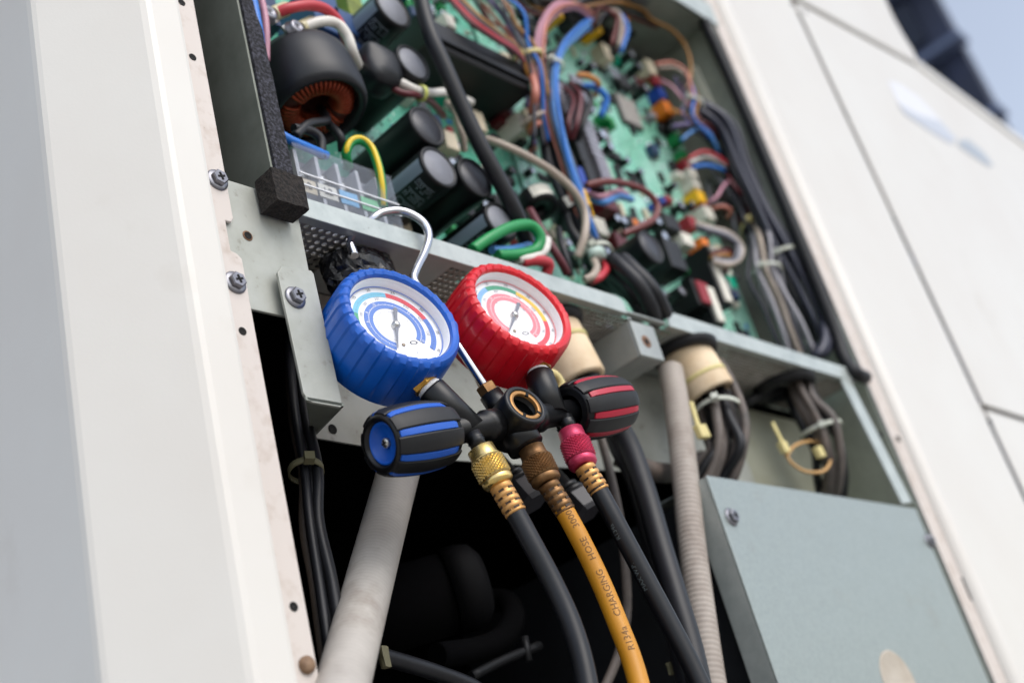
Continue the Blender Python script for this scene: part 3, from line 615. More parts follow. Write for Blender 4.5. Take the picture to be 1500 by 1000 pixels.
def hose(top, bot, fer, path, hm, cm, fm, label, Y0, Y1):
    """coupling from top to bot pixel, ferrule end at fer pixel, then the hose path (px, py, Y)"""
    a, b, c = at(*top), at(*bot), at(*fer); d = (b - a).normalized(); ln = (b - a).length
    H = empty('charging_hose', at(*path[-1]), label, 'hose', 'charging hoses screwed to the manifold')
    k = obj('coupling', MB().lathe(a, d, [(.0066, 0), (.0080, .0005), (.0082, ln * .22), (.0086, ln * .26), (.0092, ln * .30)], 32).lathe(a + d * ln * .30, d, [(.0092, 0), (.0092, ln * .48)], 32).lathe(a + d * ln * .78, d, [(.0088, 0), (.0092, .0008), (.0092, ln * .12), (.0080, ln * .18), (.0065, ln * .2)], 32), cm, H)
    # knurl: little pyramids round the grip
    kn = MB(); nr, nc = 6, 22; t0 = V((0, 0, 1)); e1 = (t0 - d * t0.dot(d)).normalized(); e2 = d.cross(e1); g0, g1 = ln * .31, ln * .77; dh = (g1 - g0) / nr
    for i in range(nr * 2 - 1):
        for j in range(nc):
            q = 2 * math.pi * (j + .5 * (i % 2)) / nc; h = g0 + dh * (i + 1) / 2; da = math.pi / nc * .94
            P = lambda r, qa, hh: a + d * hh + (e1 * math.cos(qa) + e2 * math.sin(qa)) * r
            kn.add([P(.00925, q - da, h), P(.00925, q, h - dh * .47), P(.00925, q + da, h), P(.00925, q, h + dh * .47), P(.01015, q, h)], [(0, 1, 4), (1, 2, 4), (2, 3, 4), (3, 0, 4)])
    obj('knurl', kn, cm, k)
    obj('nipple', MB().lathe(a - d * .010, d, [(.0048, 0), (.0048, .003), (.0054, .0036), (.0048, .0046), (.0054, .0056), (.0048, .0066), (.0048, .011)], 20), blackm, H)
    f0 = b - d * .001; df = (c - f0).normalized(); lf = (c - f0).length
    pr = [(.0060, 0), (.0064, .0004)]
    nb = 4
    for i in range(nb):
        q = lf * (.08 + .84 * i / nb); w_ = lf * .84 / nb
        pr += [(.0066, q), (.0066, q + w_ * .55), (.0060, q + w_ * .66), (.0060, q + w_ * .9)]
    pr += [(.0066, lf * .94), (.0062, lf)]
    fe = obj('ferrule', MB().lathe(f0, df, pr, 28), fm, H)
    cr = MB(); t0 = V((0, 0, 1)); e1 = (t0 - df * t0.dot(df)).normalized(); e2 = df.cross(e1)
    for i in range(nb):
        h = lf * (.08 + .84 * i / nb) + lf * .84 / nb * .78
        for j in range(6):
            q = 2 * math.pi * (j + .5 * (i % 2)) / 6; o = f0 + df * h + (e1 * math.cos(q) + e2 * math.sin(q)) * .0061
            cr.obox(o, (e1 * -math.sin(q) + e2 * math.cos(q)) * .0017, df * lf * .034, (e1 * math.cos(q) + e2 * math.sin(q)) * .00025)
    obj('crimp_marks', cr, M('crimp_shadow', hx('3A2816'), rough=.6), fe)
    pts = curve([c - df * .004] + px_path(path), 10); obj('tube', MB().tube(pts, .0059, 20), hm, H)
    return H, pts
H1, P1 = hose((703, 656, -.044), (733, 712, -.0475), (756, 752, -.050), [(776, 790, -.0525), (808, 850, -.056), (836, 912, -.06), (856, 980, -.064), (872, 1080, -.068)], bhose, bgold, bferr, 'black charging hose with bright gold coupling, leftmost of the three', 0, 0)
H2, P2 = hose((777, 656, -.0445), (803, 710, -.048), (829, 750, -.0505), [(850, 790, -.053), (879, 850, -.056), (906, 915, -.06), (930, 980, -.064), (955, 1080, -.068)], yhose, brassd, brassd, 'yellow charging hose with tarnished brown coupling in the middle', 0, 0)
H3, P3 = hose((835, 630, -.051), (856, 685, -.0545), (879, 720, -.057), [(905, 770, -.060), (945, 845, -.063), (985, 920, -.066), (1018, 985, -.069), (1060, 1080, -.073)], bhose, pinkm, bferr, 'black charging hose with pinkish red coupling, rightmost of the three', 0, 0)
hose_text('R134a    CHARGING    HOSE    3000', P2, .0059, .0050, .0058, hprint, H2, 'printed_text', V((.30, -.47, .02)))
hose_text('R134a  MAX W.P.', P1, .0059, .05, .0042, hprintw, H1, 'printed_text', V((1.1, -.35, .12)))
hose_text('MAX W.P.', P3, .0059, .052, .0040, hprintw, H3, 'printed_text', V((-.20, -.10, -.05)))
hose_text('R134a', P3, .0059, .026, .0040, hprintw, H3, 'printed_text', V((-.20, -.10, -.05)))
# ------------------------------------------------------------------ foam, tape, conduits
def thing1(name, mb, mt, label, cat, group=None, bevel=0): return tag(obj(name, mb, mt, None, bevel), label, cat, group)
def rough_box(p0, p1, j, n=4):
    bm = bmesh.new(); bmesh.ops.create_cube(bm, size=1); bmesh.ops.subdivide_edges(bm, edges=bm.edges, cuts=n, use_grid_fill=True)
    mb = MB(); c = (V(p0) + V(p1)) / 2; d = V(p1) - V(p0); bm.verts.ensure_lookup_table()
    vs = [c + V((v.co.x * d.x, v.co.y * d.y, v.co.z * d.z)) + V([random.uniform(-j, j) for _ in range(3)]) for v in bm.verts]
    mb.add(vs, [[v.index for v in f.verts] for f in bm.faces]); bm.free(); return mb
c = at(413, 293, -.018)
thing1('foam_block', rough_box((.4165, -.016, .4265), (.4405, .001, .4505), .0003, 6), foamb, 'small dark brown foam block stuck at the left end of the shelf', 'foam block')
fm_ = MB()
nz = 40; pts = []
for i in range(nz + 1):
    z = .4525 + (.98 - .4525) * i / nz; x1 = .4475 - .003 * i / nz + random.uniform(-.0008, .0008) - (.003 if .585 < z < .7 else 0) ; pts.append((z, x1))
vs = []
for z, x1 in pts: vs += [(XL + .0022, -.002, z), (x1, -.002 + random.uniform(-.0004, .0004), z), (x1, .012, z), (XL + .0022, .012, z)]
fm_.add(vs, [(4 * i + k, 4 * i + (k + 1) % 4, 4 * i + 4 + (k + 1) % 4, 4 * i + 4 + k) for i in range(nz) for k in range(4)] + [(0, 1, 2, 3), tuple(4 * nz + k for k in range(4))])
fs = thing1('foam_strip', fm_, foamm, 'black foam sealing strip running up the left wall of the electrical box', 'foam strip')
# crumpled tape lump behind the hook
def lump(c, r, nz_, seed, sq=(1, 1, 1), sub=4, box=1.0, jit=0):
    rnd = random.Random(seed); bm = bmesh.new(); bmesh.ops.create_icosphere(bm, subdivisions=sub, radius=1); mb = MB(); ks = [(V((rnd.gauss(0, 1), rnd.gauss(0, 1), rnd.gauss(0, 1))).normalized(), rnd.uniform(3, 9), rnd.uniform(0, 6)) for _ in range(9)]
    vs = []
    for v in bm.verts:
        k = 1 + nz_ * sum(math.sin(a.dot(v.co) * f + p) / f * 3 for a, f, p in ks) ; f_ = lambda t: math.copysign(abs(t) ** box, t); vs.append(V(c) + V((f_(v.co.x) * sq[0], f_(v.co.y) * sq[1], f_(v.co.z) * sq[2])) * r * k + V([rnd.uniform(-jit, jit) for _ in range(3)]))
    mb.add(vs, [[q.index for q in f.verts] for f in bm.faces], jit == 0); bm.free(); return mb
c = at(525, 402, .024)
thing1('tape_wrap', lump(c, .021, .07, 3, (1.35, .8, .95), 4, .85, .0011), tape, 'crumpled black tape wrapped lump behind the hook tip', 'tape wrap')
def conduit_obj(name, pts, r, mt, label, ribs, amp):
    P = curve(px_path(pts), 24); n = len(P); L_ = sum((b - a).length for a, b in zip(P, P[1:]))
    Q = []; m_ = int(ribs * 4)
    for i in range(m_ + 1): Q.append(along(P, L_ * .9999 * i / m_)[0])
    return thing1(name, MB().tube(Q, lambda t: r * (1 - (amp if int(t * m_ + .5) % 4 == 0 else 0)), 28), mt, label, 'conduit')
conduit_obj('conduit', [(615, 560, .066), (602, 620, .062), (581, 700, .055), (557, 790, .042), (531, 890, .024), (505, 990, .002), (482, 1085, -.018)], .0140, conduit, 'thick grey corrugated conduit running down at left behind the blue knob', 110, .006)
conduit_obj('conduit', [(982, 540, .022), (992, 600, .020), (1003, 690, .019), (1013, 790, .019), (1026, 890, .018), (1042, 1000, .017), (1058, 1090, .016)], .0108, conduitd, 'slim dusty grey conduit standing beside the steel box', 78, .055)
# ------------------------------------------------------------------ cables
def cable(name, pts, r, mt, label, cat='cable', group=None, k=8): return thing1(name, MB().tube(curve(px_path(pts), k), r, 10), mt, label, cat, group)
def tie_band(path, s, r, w_, mt, parent, nm='cable_tie', head=None):
    o, t = along(path, s); mb = MB().lathe(o - t * w_ / 2, t, [(r, 0), (r + .0012, .0002), (r + .0012, w_ - .0002), (r, w_)], 24, caps=False)
    if head is not None:
        hv = (V(head) - t * V(head).dot(t)).normalized(); sd_ = t.cross(hv); mb.obox(o + hv * (r + .002), hv * .0028, sd_ * .003, t * w_ * .7)
    return obj(nm, mb, mt, parent)
def bundle(name, pts, n, r, spread, mts, label, ties=(), seed=1, cat='wire bundle', group=None, loose=1.0, k=6):
    rnd = random.Random(seed); base = px_path(pts); B = empty(name, base[-1], label, cat, group); offs = []
    for i in range(n):
        a = 2.4 * i; q = spread * math.sqrt((i + .5) / n); offs.append((math.cos(a) * q, math.sin(a) * q))
    for i, (ox, oy) in enumerate(offs):
        pp = []
        for j, p in enumerate(base):
            t = (base[min(j + 1, len(base) - 1)] - base[max(j - 1, 0)]).normalized(); e1 = (V((1, 0, 0)) - t * t.x).normalized(); e2 = t.cross(e1); lo = 1 + loose * rnd.uniform(-.35, .5)
            pp.append(p + e1 * ox * lo + e2 * oy * lo + V([rnd.gauss(0, spread * .08 * loose) for _ in range(3)]))
        obj('wire', MB().tube(curve(pp, k), r * rnd.uniform(.9, 1.1), 8), mts[i % len(mts)], B)
    P = curve(base, 10); L_ = sum((b - a).length for a, b in zip(P, P[1:]))
    for fr, mt, head in ties: tie_band(P, fr * L_, spread + r * 1.1, .0042, mt, B, head=head)
    return B
# left compartment wires
bundle('wire_bundle', [(425, 470, .10), (436, 600, .06), (448, 690, .045), (456, 763, .04), (468, 850, .035), (486, 960, .03), (500, 1060, .03)], 4, .0032, .006, [cablem, cablem, M('brown_cord', hx('4A4038'), rough=.6)], 'dark wires hanging in the gap beside the left white post', [(.52, M('dirty_tie', hx('6E6A50'), rough=.6), (-.5, -1, 0))], 5, loose=1.2)
# grommets and insulation sleeves
def grommet(px, py, rx, label, sleeve=None):
    c = atZ(px, py, ZS); return c
def sleeve(c0, c1, r, label, band, cut=0):
    c0, c1 = V(c0), V(c1); d = (c1 - c0).normalized(); ln = (c1 - c0).length
    s_ = empty('insulation_sleeve', c1, label, 'insulation sleeve', 'cream insulation sleeves below the shelf')
    obj('foam_tube', MB().lathe(c0, d, [(r * .93, 0), (r, .002), (r * 1.02, ln * .5), (r * 1.04, ln * .97), (r * 1.0, ln), (r * .72, ln), (r * .7, ln * .9)], 32, caps=False), cream, s_)
    obj('tie_band', MB().lathe(c0 + d * ln * band, d, [(r * 1.01, 0), (r * 1.06, .0004), (r * 1.06, .0040), (r * 1.01, .0044)], 32, caps=False), tiey, s_)
    return s_
def gring(c, r0, r1, h, label):
    return thing1('grommet', MB().lathe(V(c), (0, 0, -1), [(r0, -.001), (r0, h), (r0 + (r1 - r0) * .3, h + .003), (r1 - .002, h + .002), (r1, h * .6), (r1, .0005)], 32, caps=False), rubber, label, 'grommet', 'rubber grommets under the shelf')
g1c = V((.892, .024, ZS)); gring(g1c, .020, .031, .006, 'black rubber grommet above the thick cream sleeve')
sleeve(g1c + V((0, 0, -.002)), g1c + V((.008, -.006, -.048)), .0225, 'thick cream insulation sleeve with yellow band below the middle of the shelf', .62)
g2c = V((1.078, .033, ZS)); gring(g2c, .020, .033, .006, 'black rubber grommet at the right with wires hanging out of it')
g0c = V((.722, .034, ZS)); gring(g0c, .018, .026, .006, 'black rubber grommet behind the red gauge')
sleeve(g0c + V((0, 0, -.002)), g0c + V((.006, -.006, -.058)), .0205, 'cream insulation sleeve half hidden behind the red gauge', .35)
bundle('wire_bundle', [(1030, 540, .026), (1046, 580, .02), (1057, 625, .016), (1058, 660, .018), (1046, 692, .03), (1028, 720, .045)], 12, .0042, .0165, [cablem, greyc, cablem, M('dusty_cable', hx('4A4440'), hx('6A5E56'), rough=.6, ns=40)], 'dusty black wire bundle hanging out of the thick cream sleeve', [(.42, tiew, (-1, -.6, .2))], 9)
bundle('wire_bundle', [(1168, 552, .03), (1182, 590, .022), (1200, 625, .018), (1214, 660, .02), (1220, 695, .03), (1215, 730, .05)], 11, .0038, .0165, [cablem, greyc, cablem, cablem, MATS['dusty_cable']], 'black wire bundle dangling from the right grommet', [(.5, tiew, (-1, -.6, .2))], 12)
cable('cable', [(1168, 556, .034), (1130, 572, .045), (1095, 588, .06), (1070, 596, .085)], .0055, cablem, 'short black cable leaving the right grommet towards the back')
# loose yellow tie loop
tl = empty('cable_tie', at(1180, 690, .03), 'yellowed cable tie with a large open loop and spare tail', 'cable tie')
obj('strap', MB().tube(curve(px_path([(1152, 668, .03), (1165, 652, .026), (1190, 646, .022), (1210, 655, .018), (1216, 675, .016), (1205, 690, .018), (1180, 690, .024), (1160, 678, .028), (1150, 662, .03)]), 8), .0016, 8), M('aged_tie', hx('C49A62'), rough=.5), tl)
a, b = at(1152, 660, .028), at(1131, 618, .026)
obj('tail', MB().obox((a + b) / 2, (b - a) / 2, (b - a).cross(V((0, 1, 0))).normalized() * .0028, V((0, .0008, 0))), tiey, tl)
obj('head', MB().obox(at(1148, 655, .027), V((.0055, 0, .001)), V((0, .003, 0)), V((-.001, 0, .0055))), tiey, tl, .0008)
obj('head', MB().obox(at(1200, 662, .016), V((.0055, 0, .001)), V((0, .003, 0)), V((-.001, 0, .0055))), tiey, tl, .0008)
a, b = at(1023, 625, .012), at(1012, 588, .010)
tt = empty('cable_tie', a, 'yellow nylon tie tail sticking up beside the dusty bundle', 'cable tie'); obj('tail', MB().obox((a + b) / 2, (b - a) / 2, (b - a).cross(V((0, 1, 0))).normalized() * .0028, V((0, .0008, 0))), tiey, tt); obj('head', MB().obox(at(1028, 632, .010), V((.007, 0, .001)), V((0, .003, 0)), V((-.001, 0, .006))), tiey, tt, .001)
# cables behind and below the knobs
cable('cable', [(848, 520, .026), (862, 552, .022), (888, 600, .02), (920, 650, .018), (945, 720, .014), (968, 800, .008), (992, 880, .0), (1015, 960, -.006), (1035, 1060, -.01)], .0088, cablem, 'thick black cable from the hidden cream sleeve down past the red knob')
cable('cable', [(868, 540, .035), (890, 600, .03), (905, 650, .028), (930, 700, .024), (952, 780, .02), (975, 870, .014), (998, 960, .01), (1020, 1060, .006)], .0080, cablem, 'black cable running close behind the thick one below the red knob')
cable('cable', [(880, 640, .055), (893, 690, .05), (908, 760, .05), (916, 830, .05), (918, 900, .06), (905, 960, .07), (880, 1020, .08), (850, 1090, .09)], .0036, greyc, 'thin grey brown cable hanging between yellow and right black hose')
cable('cable', [(905, 668, .05), (935, 682, .04), (965, 692, .045), (1000, 690, .06), (1030, 672, .068)], .0085, MATS['dusty_cable'], 'dusty horizontal cable under the back plate behind the slim conduit')
cable('cable', [(540, 955, .05), (575, 965, .05), (640, 985, .05), (700, 1010, .05), (760, 1060, .05)], .0050, cablem, 'black cable crossing the dark floor of the compartment')
# service valve nuts
def valve(px, py, Y, label, s=1):
    c = at(px, py, Y); v_ = empty('service_valve', c, label, 'valve', 'black valve caps below the back plate'); d = V((.18, -.45, -1)).normalized()
    obj('stem', MB().lathe(c - d * .040 * s, d, [(.006 * s, 0), (.006 * s, .022 * s), (.009 * s, .023 * s), (.009 * s, .026 * s), (.0075 * s, .0262 * s), (.0075 * s, .03 * s)], 20), blackm, v_)
    obj('washer', MB().lathe(c - d * .012 * s, d, [(.0105 * s, 0), (.0115 * s, .001), (.0115 * s, .003 * s), (.0105 * s, .004 * s)], 24), blackm, v_)
    obj('hex_cap', MB().lathe(c - d * .008 * s, d, [(.0118 * s, 0), (.0125 * s, .0012), (.0125 * s, .015 * s), (.010 * s, .018 * s)], 6, smooth=False, a0=.4), M('grey_hex_plastic', hx('2B2B30'), hx('232328'), rough=.45, ns=50), v_)
valve(772, 722, .02, 'black hex valve cap between gold and brown couplings'); valve(852, 738, .03, 'dark grey hex valve cap behind the brown coupling')
# dark compressor parts deep inside
cp = empty('accumulator', at(620, 900, .17), 'dark capped cylinder lying deep inside the compartment', 'accumulator')
a, b = at(470, 925, .20), at(655, 868, .14); d = (b - a).normalized(); ln = (b - a).length
obj('shell', MB().lathe(a, d, [(.030, 0), (.030, ln)], 36), inner, cp); obj('end_cap', MB().lathe(a + d * (ln + .001), d, [(.032, 0), (.0325, .012), (.030, .022), (.022, .028), (.0001, .030)], 36), M('dark_grey_cap', hx('0D0D0F'), rough=.7, spec=.12), cp)
pp_ = empty('copper_pipe', at(740, 960, .12), 'dark bent pipe with a clamp deep inside the compartment', 'pipe')
obj('pipe', MB().tube(curve(px_path([(640, 960, .12), (700, 950, .12), (735, 935, .12), (752, 905, .13), (740, 880, .15), (700, 880, .17)]), 8), .009, 16), inner, pp_)
obj('clamp', MB().tube(curve(px_path([(690, 990, .10), (740, 965, .10), (790, 945, .10)]), 5), .0035, 8), M('clamp_steel', hx('1C1D1F'), rough=.5, metal=.5), pp_)
obj('clamp_bolt', MB().tube(px_path([(768, 932, .098), (774, 968, .098)]), .003, 8), MATS['clamp_steel'], pp_)
thing1('cable_clip', rough_box(at(984, 978, .02) - V((.0025, .002, .004)), at(984, 978, .02) + V((.0025, .002, .004)), .0004, 1), MATS['dirty_tie'], 'tiny cream clip hanging near the bottom between the black hoses', 'clip')
thing1('cable_clip', rough_box(at(563, 962, .045) - V((.0025, .002, .006)), at(563, 962, .045) + V((.0025, .002, .006)), .0004, 1), MATS['dirty_tie'], 'tiny cream clip on the cable at the foot of the thick conduit', 'clip')
# spare yellowish strap behind the manifold
cable('cable_tie', [(700, 545, .0), (694, 535, -.004), (702, 560, .002), (712, 575, .004)], .0020, M('aged_tie', hx('C49A62'), rough=.5), 'pale tie end showing beside the hook rod', 'cable tie')
cable('cable_tie', [(797, 545, .0), (812, 548, -.002), (822, 562, -.002), (820, 580, .0)], .0032, tiey, 'cream cable tie curving behind the red gauge stem', 'cable tie')

# ------------------------------------------------------------------ circuit boards
PB = empty('power_board', (.62, YP, .45), 'green power circuit board with tall black capacitors on the left', 'circuit board')
CB = empty('control_board', (.98, YP, .45), 'pale green control circuit board with coloured plugs on the right', 'circuit board')
obj('board', MB().box((.446, YP, .452), (.812, YP + .0018, 1.02)), pcb1, PB)
obj('board', MB().box((.815, YP - .002, .452), (1.168, YP, .925)), pcb2, CB)
def capacitor(px, py, r, parent, printed=False, Yf=.01, endm=capend, Y1=YP, grey_end=False):
    c = at(px, py, Yf); L_ = Y1 - .001 - Yf
    body = obj('capacitor', MB().lathe(c, (0, 1, 0), [(r * .80, .0012), (r * .86, .0002), (r * .95, .0), (r, .0012), (r, .003), (r, L_)], 40), blackg, parent)
    obj('vent_end', MB().lathe(c + V((0, .0016, 0)), (0, -1, 0), [(r * .84, 0), (r * .82, .0006), (.0001, .0006)], 40, caps=False), endm, body)
    if printed:
        mb = MB()   # grey stripe along the body and printed rows, wrapped on the sleeve
        def patch(a0, a1, y0, y1, m_, rr=r + .00012, n=4):
            vs = []
            for k in range(n + 1):
                a = R(a0 + (a1 - a0) * k / n)
                for y in (y0, y1): vs.append((c.x + rr * math.cos(a), c.y + y, c.z + rr * math.sin(a)))
            m_.add(vs, [(2 * k, 2 * k + 1, 2 * k + 3, 2 * k + 2) for k in range(n)], True)
        patch(168, 205, .003, L_ - .004, mb, n=8); obj('stripe', mb, capgrey, body)
        mp_ = MB(); rnd = random.Random(int(px))
        for col in range(5):
            y = .009 + col * .0115
            patch(212, 262, y, y + .0006, mp_, n=10)
            for row in range(9):
                a = 212 + row * 6.2
                for sub in range(3):
                    if rnd.random() < .72: patch(a, a + 2.8, y + .0016 + sub * .0026, y + .0016 + sub * .0026 + rnd.uniform(.0009, .0017), mp_, n=1)
        obj('print', mp_, capprint, body)
    return body
grey_end = M('capacitor_grey_end', hx('7E8088'), hx('72747C'), rough=.5, ns=60)
for px, py, r, pr, em in ((577, 12, .0188, 1, grey_end), (606, 91, .0172, 0, grey_end), (627, 184, .0182, 0, capend), (644, 244, .0186, 1, grey_end), (697, 259, .0184, 0, capend), (735, 323, .0172, 1, grey_end)):
    capacitor(px, py, r, PB, pr, .01, em)
capacitor(955, 361, .0175, CB, 0, .012, capend, YP - .002); capacitor(1000, 425, .006, CB, 0, .05, MATS['capacitor_grey_end'], YP - .002)
def comp(px, py, w_, h_, d_, mt, parent, name, Y1=None, bev=.0008):
    Y1 = (YP if parent is PB else YP - .002) if Y1 is None else Y1
    c = at(px, py, Y1 - d_); return obj(name, MB().box((c.x - w_ / 2, Y1 - d_, c.z - h_ / 2), (c.x + w_ / 2, Y1 - .0003, c.z + h_ / 2), bev), mt, parent)
# power board: film capacitors, heat sink, current sensors, relays
for px, py, w_, h_, d_ in ((385, 8, .03, .03, .035), (478, 14, .028, .045, .045), (520, 36, .04, .022, .045), (505, 62, .045, .02, .040), (548, 64, .03, .02, .035)): comp(px, py, w_, h_, d_, conn['slate'] if px > 470 else conn['navy'], PB, 'film_capacitor')
for i in range(4): comp(513 + i * 6, 4 + i * 5, .006, .045, .03, M('olive_coil', hx('7C8A2C'), hx('5E6A20'), rough=.5, ns=80), PB, 'coil_winding')
hsk = comp(700, 78, .135, .034, .055, conn['black'], PB, 'heat_sink', bev=.002)
c = at(704, 86, .0285); obj('ridge', MB().box((c.x - .064, .0262, c.z - .002), (c.x + .064, .0296, c.z + .002)), blackp, hsk)
def sensor(px, py):
    c = at(px, py, .045); s_ = obj('current_sensor', MB().lathe(c, (0, -.25, -1), [(.0165, -.008), (.0175, -.0065), (.0175, .007), (.0165, .0085), (.006, .0085), (.0055, .002)], 36, caps=False).lathe(c, (0, -.25, -1), [(.0001, -.008), (.0165, -.008)], 36, caps=False), blackp, PB)
    ax = V((0, -.25, -1)).normalized(); e1 = V((1, 0, 0)); e2 = ax.cross(e1); mb = MB(); vs = []
    for k in range(9):
        a = R(-62 + 68 * k / 8)
        for h in (-.006, .0065): vs.append(c + ax * h + (e1 * math.sin(a) + V((0, -1, .25)).normalized() * math.cos(a)) * .0177)
    mb.add(vs, [(2 * k, 2 * k + 1, 2 * k + 3, 2 * k + 2) for k in range(8)], True); obj('label', mb, conn['white'], s_)
sensor(786, 298); sensor(836, 312)
for px, py, w_, h_, d_, m_ in ((768, 180, .014, .022, .028, 'white'), (745, 157, .016, .016, .022, 'maroon'), (700, 175, .02, .022, .02, 'cream'), (757, 118, .012, .02, .03, 'white'), (662, 205, .016, .02, .02, 'cream'), (668, 122, .014, .03, .02, 'white'),
        (660, 30, .012, .016, .04, 'white'), (728, 202, .01, .01, .015, 'black'), (766, 200, .012, .012, .018, 'black'), (590, 330, .02, .02, .02, 'cream'), (880, 330, .02, .02, .02, 'white')):
    comp(px, py, w_, h_, d_, conn[m_], PB, 'plug_socket')
rnd = random.Random(21); cyl_me = {}
def small(parent, x, z, kind, Y1):
    if kind == 'can':
        r = rnd.uniform(.0032, .0055); h = rnd.uniform(.008, .018); o = obj('small_capacitor', MB().lathe((x, Y1 - h, z), (0, 1, 0), [(r * .8, .0002), (r * .95, 0), (r, .0008), (r, h - .0003)], 14), blackp, parent)
        obj('metal_top', MB().lathe((x, Y1 - h + .0001, z), (0, -1, 0), [(r * .84, 0), (.0001, .0003)], 14, caps=False), solder, o)
    elif kind == 'chip':
        w_, h_ = rnd.choice([(.008, .008), (.012, .006), (.006, .012), (.016, .008), (.005, .005)]); obj('chip', MB().box((x - w_ / 2, Y1 - .0022, z - h_ / 2), (x + w_ / 2, Y1 - .0002, z + h_ / 2), .0003), blackp, parent)
    elif kind == 'res':
        w_, h_ = rnd.choice([(.003, .007), (.007, .003)]); obj('resistor', MB().box((x - w_ / 2, Y1 - .0022, z - h_ / 2), (x + w_ / 2, Y1 - .0002, z + h_ / 2), .0006), rnd.choice([conn['cream'], wr['beige'], conn['slate'], wr['lblue'], solder]), parent)
    elif kind == 'sol':
        r = rnd.uniform(.0014, .0028); obj('solder_joint', MB().lathe((x, Y1 - .0002, z), (0, -1, 0), [(r, 0), (r * .7, .0012), (r * .3, .002), (.0001, .0022)], 10, caps=False), solder, parent)
    else:
        w_, h_, d_ = rnd.uniform(.006, .013), rnd.uniform(.006, .013), rnd.uniform(.006, .014); obj('plug_socket', MB().box((x - w_ / 2, Y1 - d_, z - h_ / 2), (x + w_ / 2, Y1 - .0002, z + h_ / 2), .0008), conn[rnd.choice(['white', 'cream', 'black', 'black', 'white', 'red', 'green', 'maroon'])], parent)
for i in range(270): small(PB, rnd.uniform(.60, .808), rnd.uniform(.50, .98), rnd.choices(['can', 'chip', 'res', 'sol', 'sock'], [2.4, 3, 4, 5, 2.2])[0], YP)
for i in range(270):
    x, z = rnd.uniform(.82, 1.15), rnd.uniform(.46, .92)
    if .93 < x < 1.06 and .62 < z < .80 and rnd.random() < .45: continue      # the open mint field in the middle
    small(CB, x, z, rnd.choices(['can', 'chip', 'res', 'sol', 'sock'], [2.4, 3, 5, 5, 1.2])[0], YP - .002)
# control board: plugs down the right edge
for px, py, m_, w_, h_, d_ in ((845, 25, 'black', .03, .03, .02), (900, 55, 'black', .02, .03, .02), (890, 75, 'cream', .014, .022, .018), (955, 98, 'cream', .014, .022, .02), (963, 116, 'red', .013, .016, .018), (971, 136, 'blue', .013, .016, .018), (980, 157, 'orange', .015, .019, .02), (988, 180, 'black', .010, .016, .015),
        (996, 202, 'green', .012, .013, .015), (1004, 226, 'green', .012, .012, .014), (1010, 240, 'red', .014, .014, .018), (1016, 253, 'white', .015, .013, .018), (1021, 269, 'white', .015, .013, .018), (1028, 287, 'yellow', .015, .016, .02), (1033, 299, 'red', .013, .011, .018), (1040, 311, 'white', .017, .017, .02),
        (916, 118, 'black', .02, .022, .012), (895, 298, 'maroon', .022, .015, .022), (912, 352, 'maroon', .02, .018, .02), (972, 292, 'blue', .007, .007, .02), (932, 325, 'orange', .008, .008, .015), (855, 262, 'blue', .010, .03, .03), (858, 288, 'yellow', .011, .02, .03), (864, 308, 'yellow', .01, .012, .02), (820, 18, 'yellow', .01, .014, .03), (876, 38, 'yellow', .013, .014, .025),
        (985, 325, 'black', .025, .02, .02), (1016, 325, 'red', .014, .016, .022), (1034, 355, 'orange', .013, .012, .025), (1008, 350, 'white', .02, .016, .02), (1060, 385, 'maroon', .02, .012, .025)):
    comp(px, py, w_, h_, d_, conn[m_], CB, 'plug_socket')
for px, py, r_, h_ in ((905, 48, .006, .022), (926, 78, .006, .024), (938, 96, .0055, .02), (948, 128, .006, .022), (868, 158, .0055, .025), (884, 196, .006, .026), (896, 214, .005, .022), (965, 322, .006, .022), (890, 20, .006, .02), (930, 45, .005, .02), (1000, 300, .005, .016), (905, 318, .005, .016), (915, 322, .005, .016), (975, 345, .006, .022), (870, 95, .005, .02), (990, 270, .004, .012), (940, 250, .004, .010)):
    c = at(px, py, YP - .002 - h_); o_ = obj('small_capacitor', MB().lathe(c, (0, 1, 0), [(r_ * .8, .0002), (r_ * .95, 0), (r_, .001), (r_, h_ - .0003)], 18), blackp, CB)
    obj('metal_top', MB().lathe(c + V((0, .0001, 0)), (0, -1, 0), [(r_ * .84, 0), (.0001, .0003)], 18, caps=False), solder, o_)
rn2 = random.Random(77)
for k in range(64):
    x, z = rn2.uniform(.83, 1.14), rn2.uniform(.47, .91); w_, h_, d_ = rn2.uniform(.006, .018), rn2.uniform(.006, .018), rn2.uniform(.004, .014)
    if .955 < x < 1.03 and .63 < z < .76: continue
    obj('module', MB().box((x - w_ / 2, YP - .002 - d_, z - h_ / 2), (x + w_ / 2, YP - .0023, z + h_ / 2), .0008), rn2.choice([conn['black'], conn['black'], conn['black'], conn['white'], conn['cream'], leaf, conn['green'], conn['maroon'], solder, conn['navy'], wr['grey']]), CB)
for k in range(46):
    x, z = rn2.uniform(.66, .80), rn2.uniform(.50, .95); w_, h_, d_ = rn2.uniform(.006, .016), rn2.uniform(.006, .016), rn2.uniform(.004, .018)
    obj('module', MB().box((x - w_ / 2, YP - d_, z - h_ / 2), (x + w_ / 2, YP - .0003, z + h_ / 2), .0008), rn2.choice([conn['black'], conn['black'], conn['white'], conn['cream'], leaf, conn['green'], solder, conn['navy'], conn['slate'], wr['grey']]), PB)
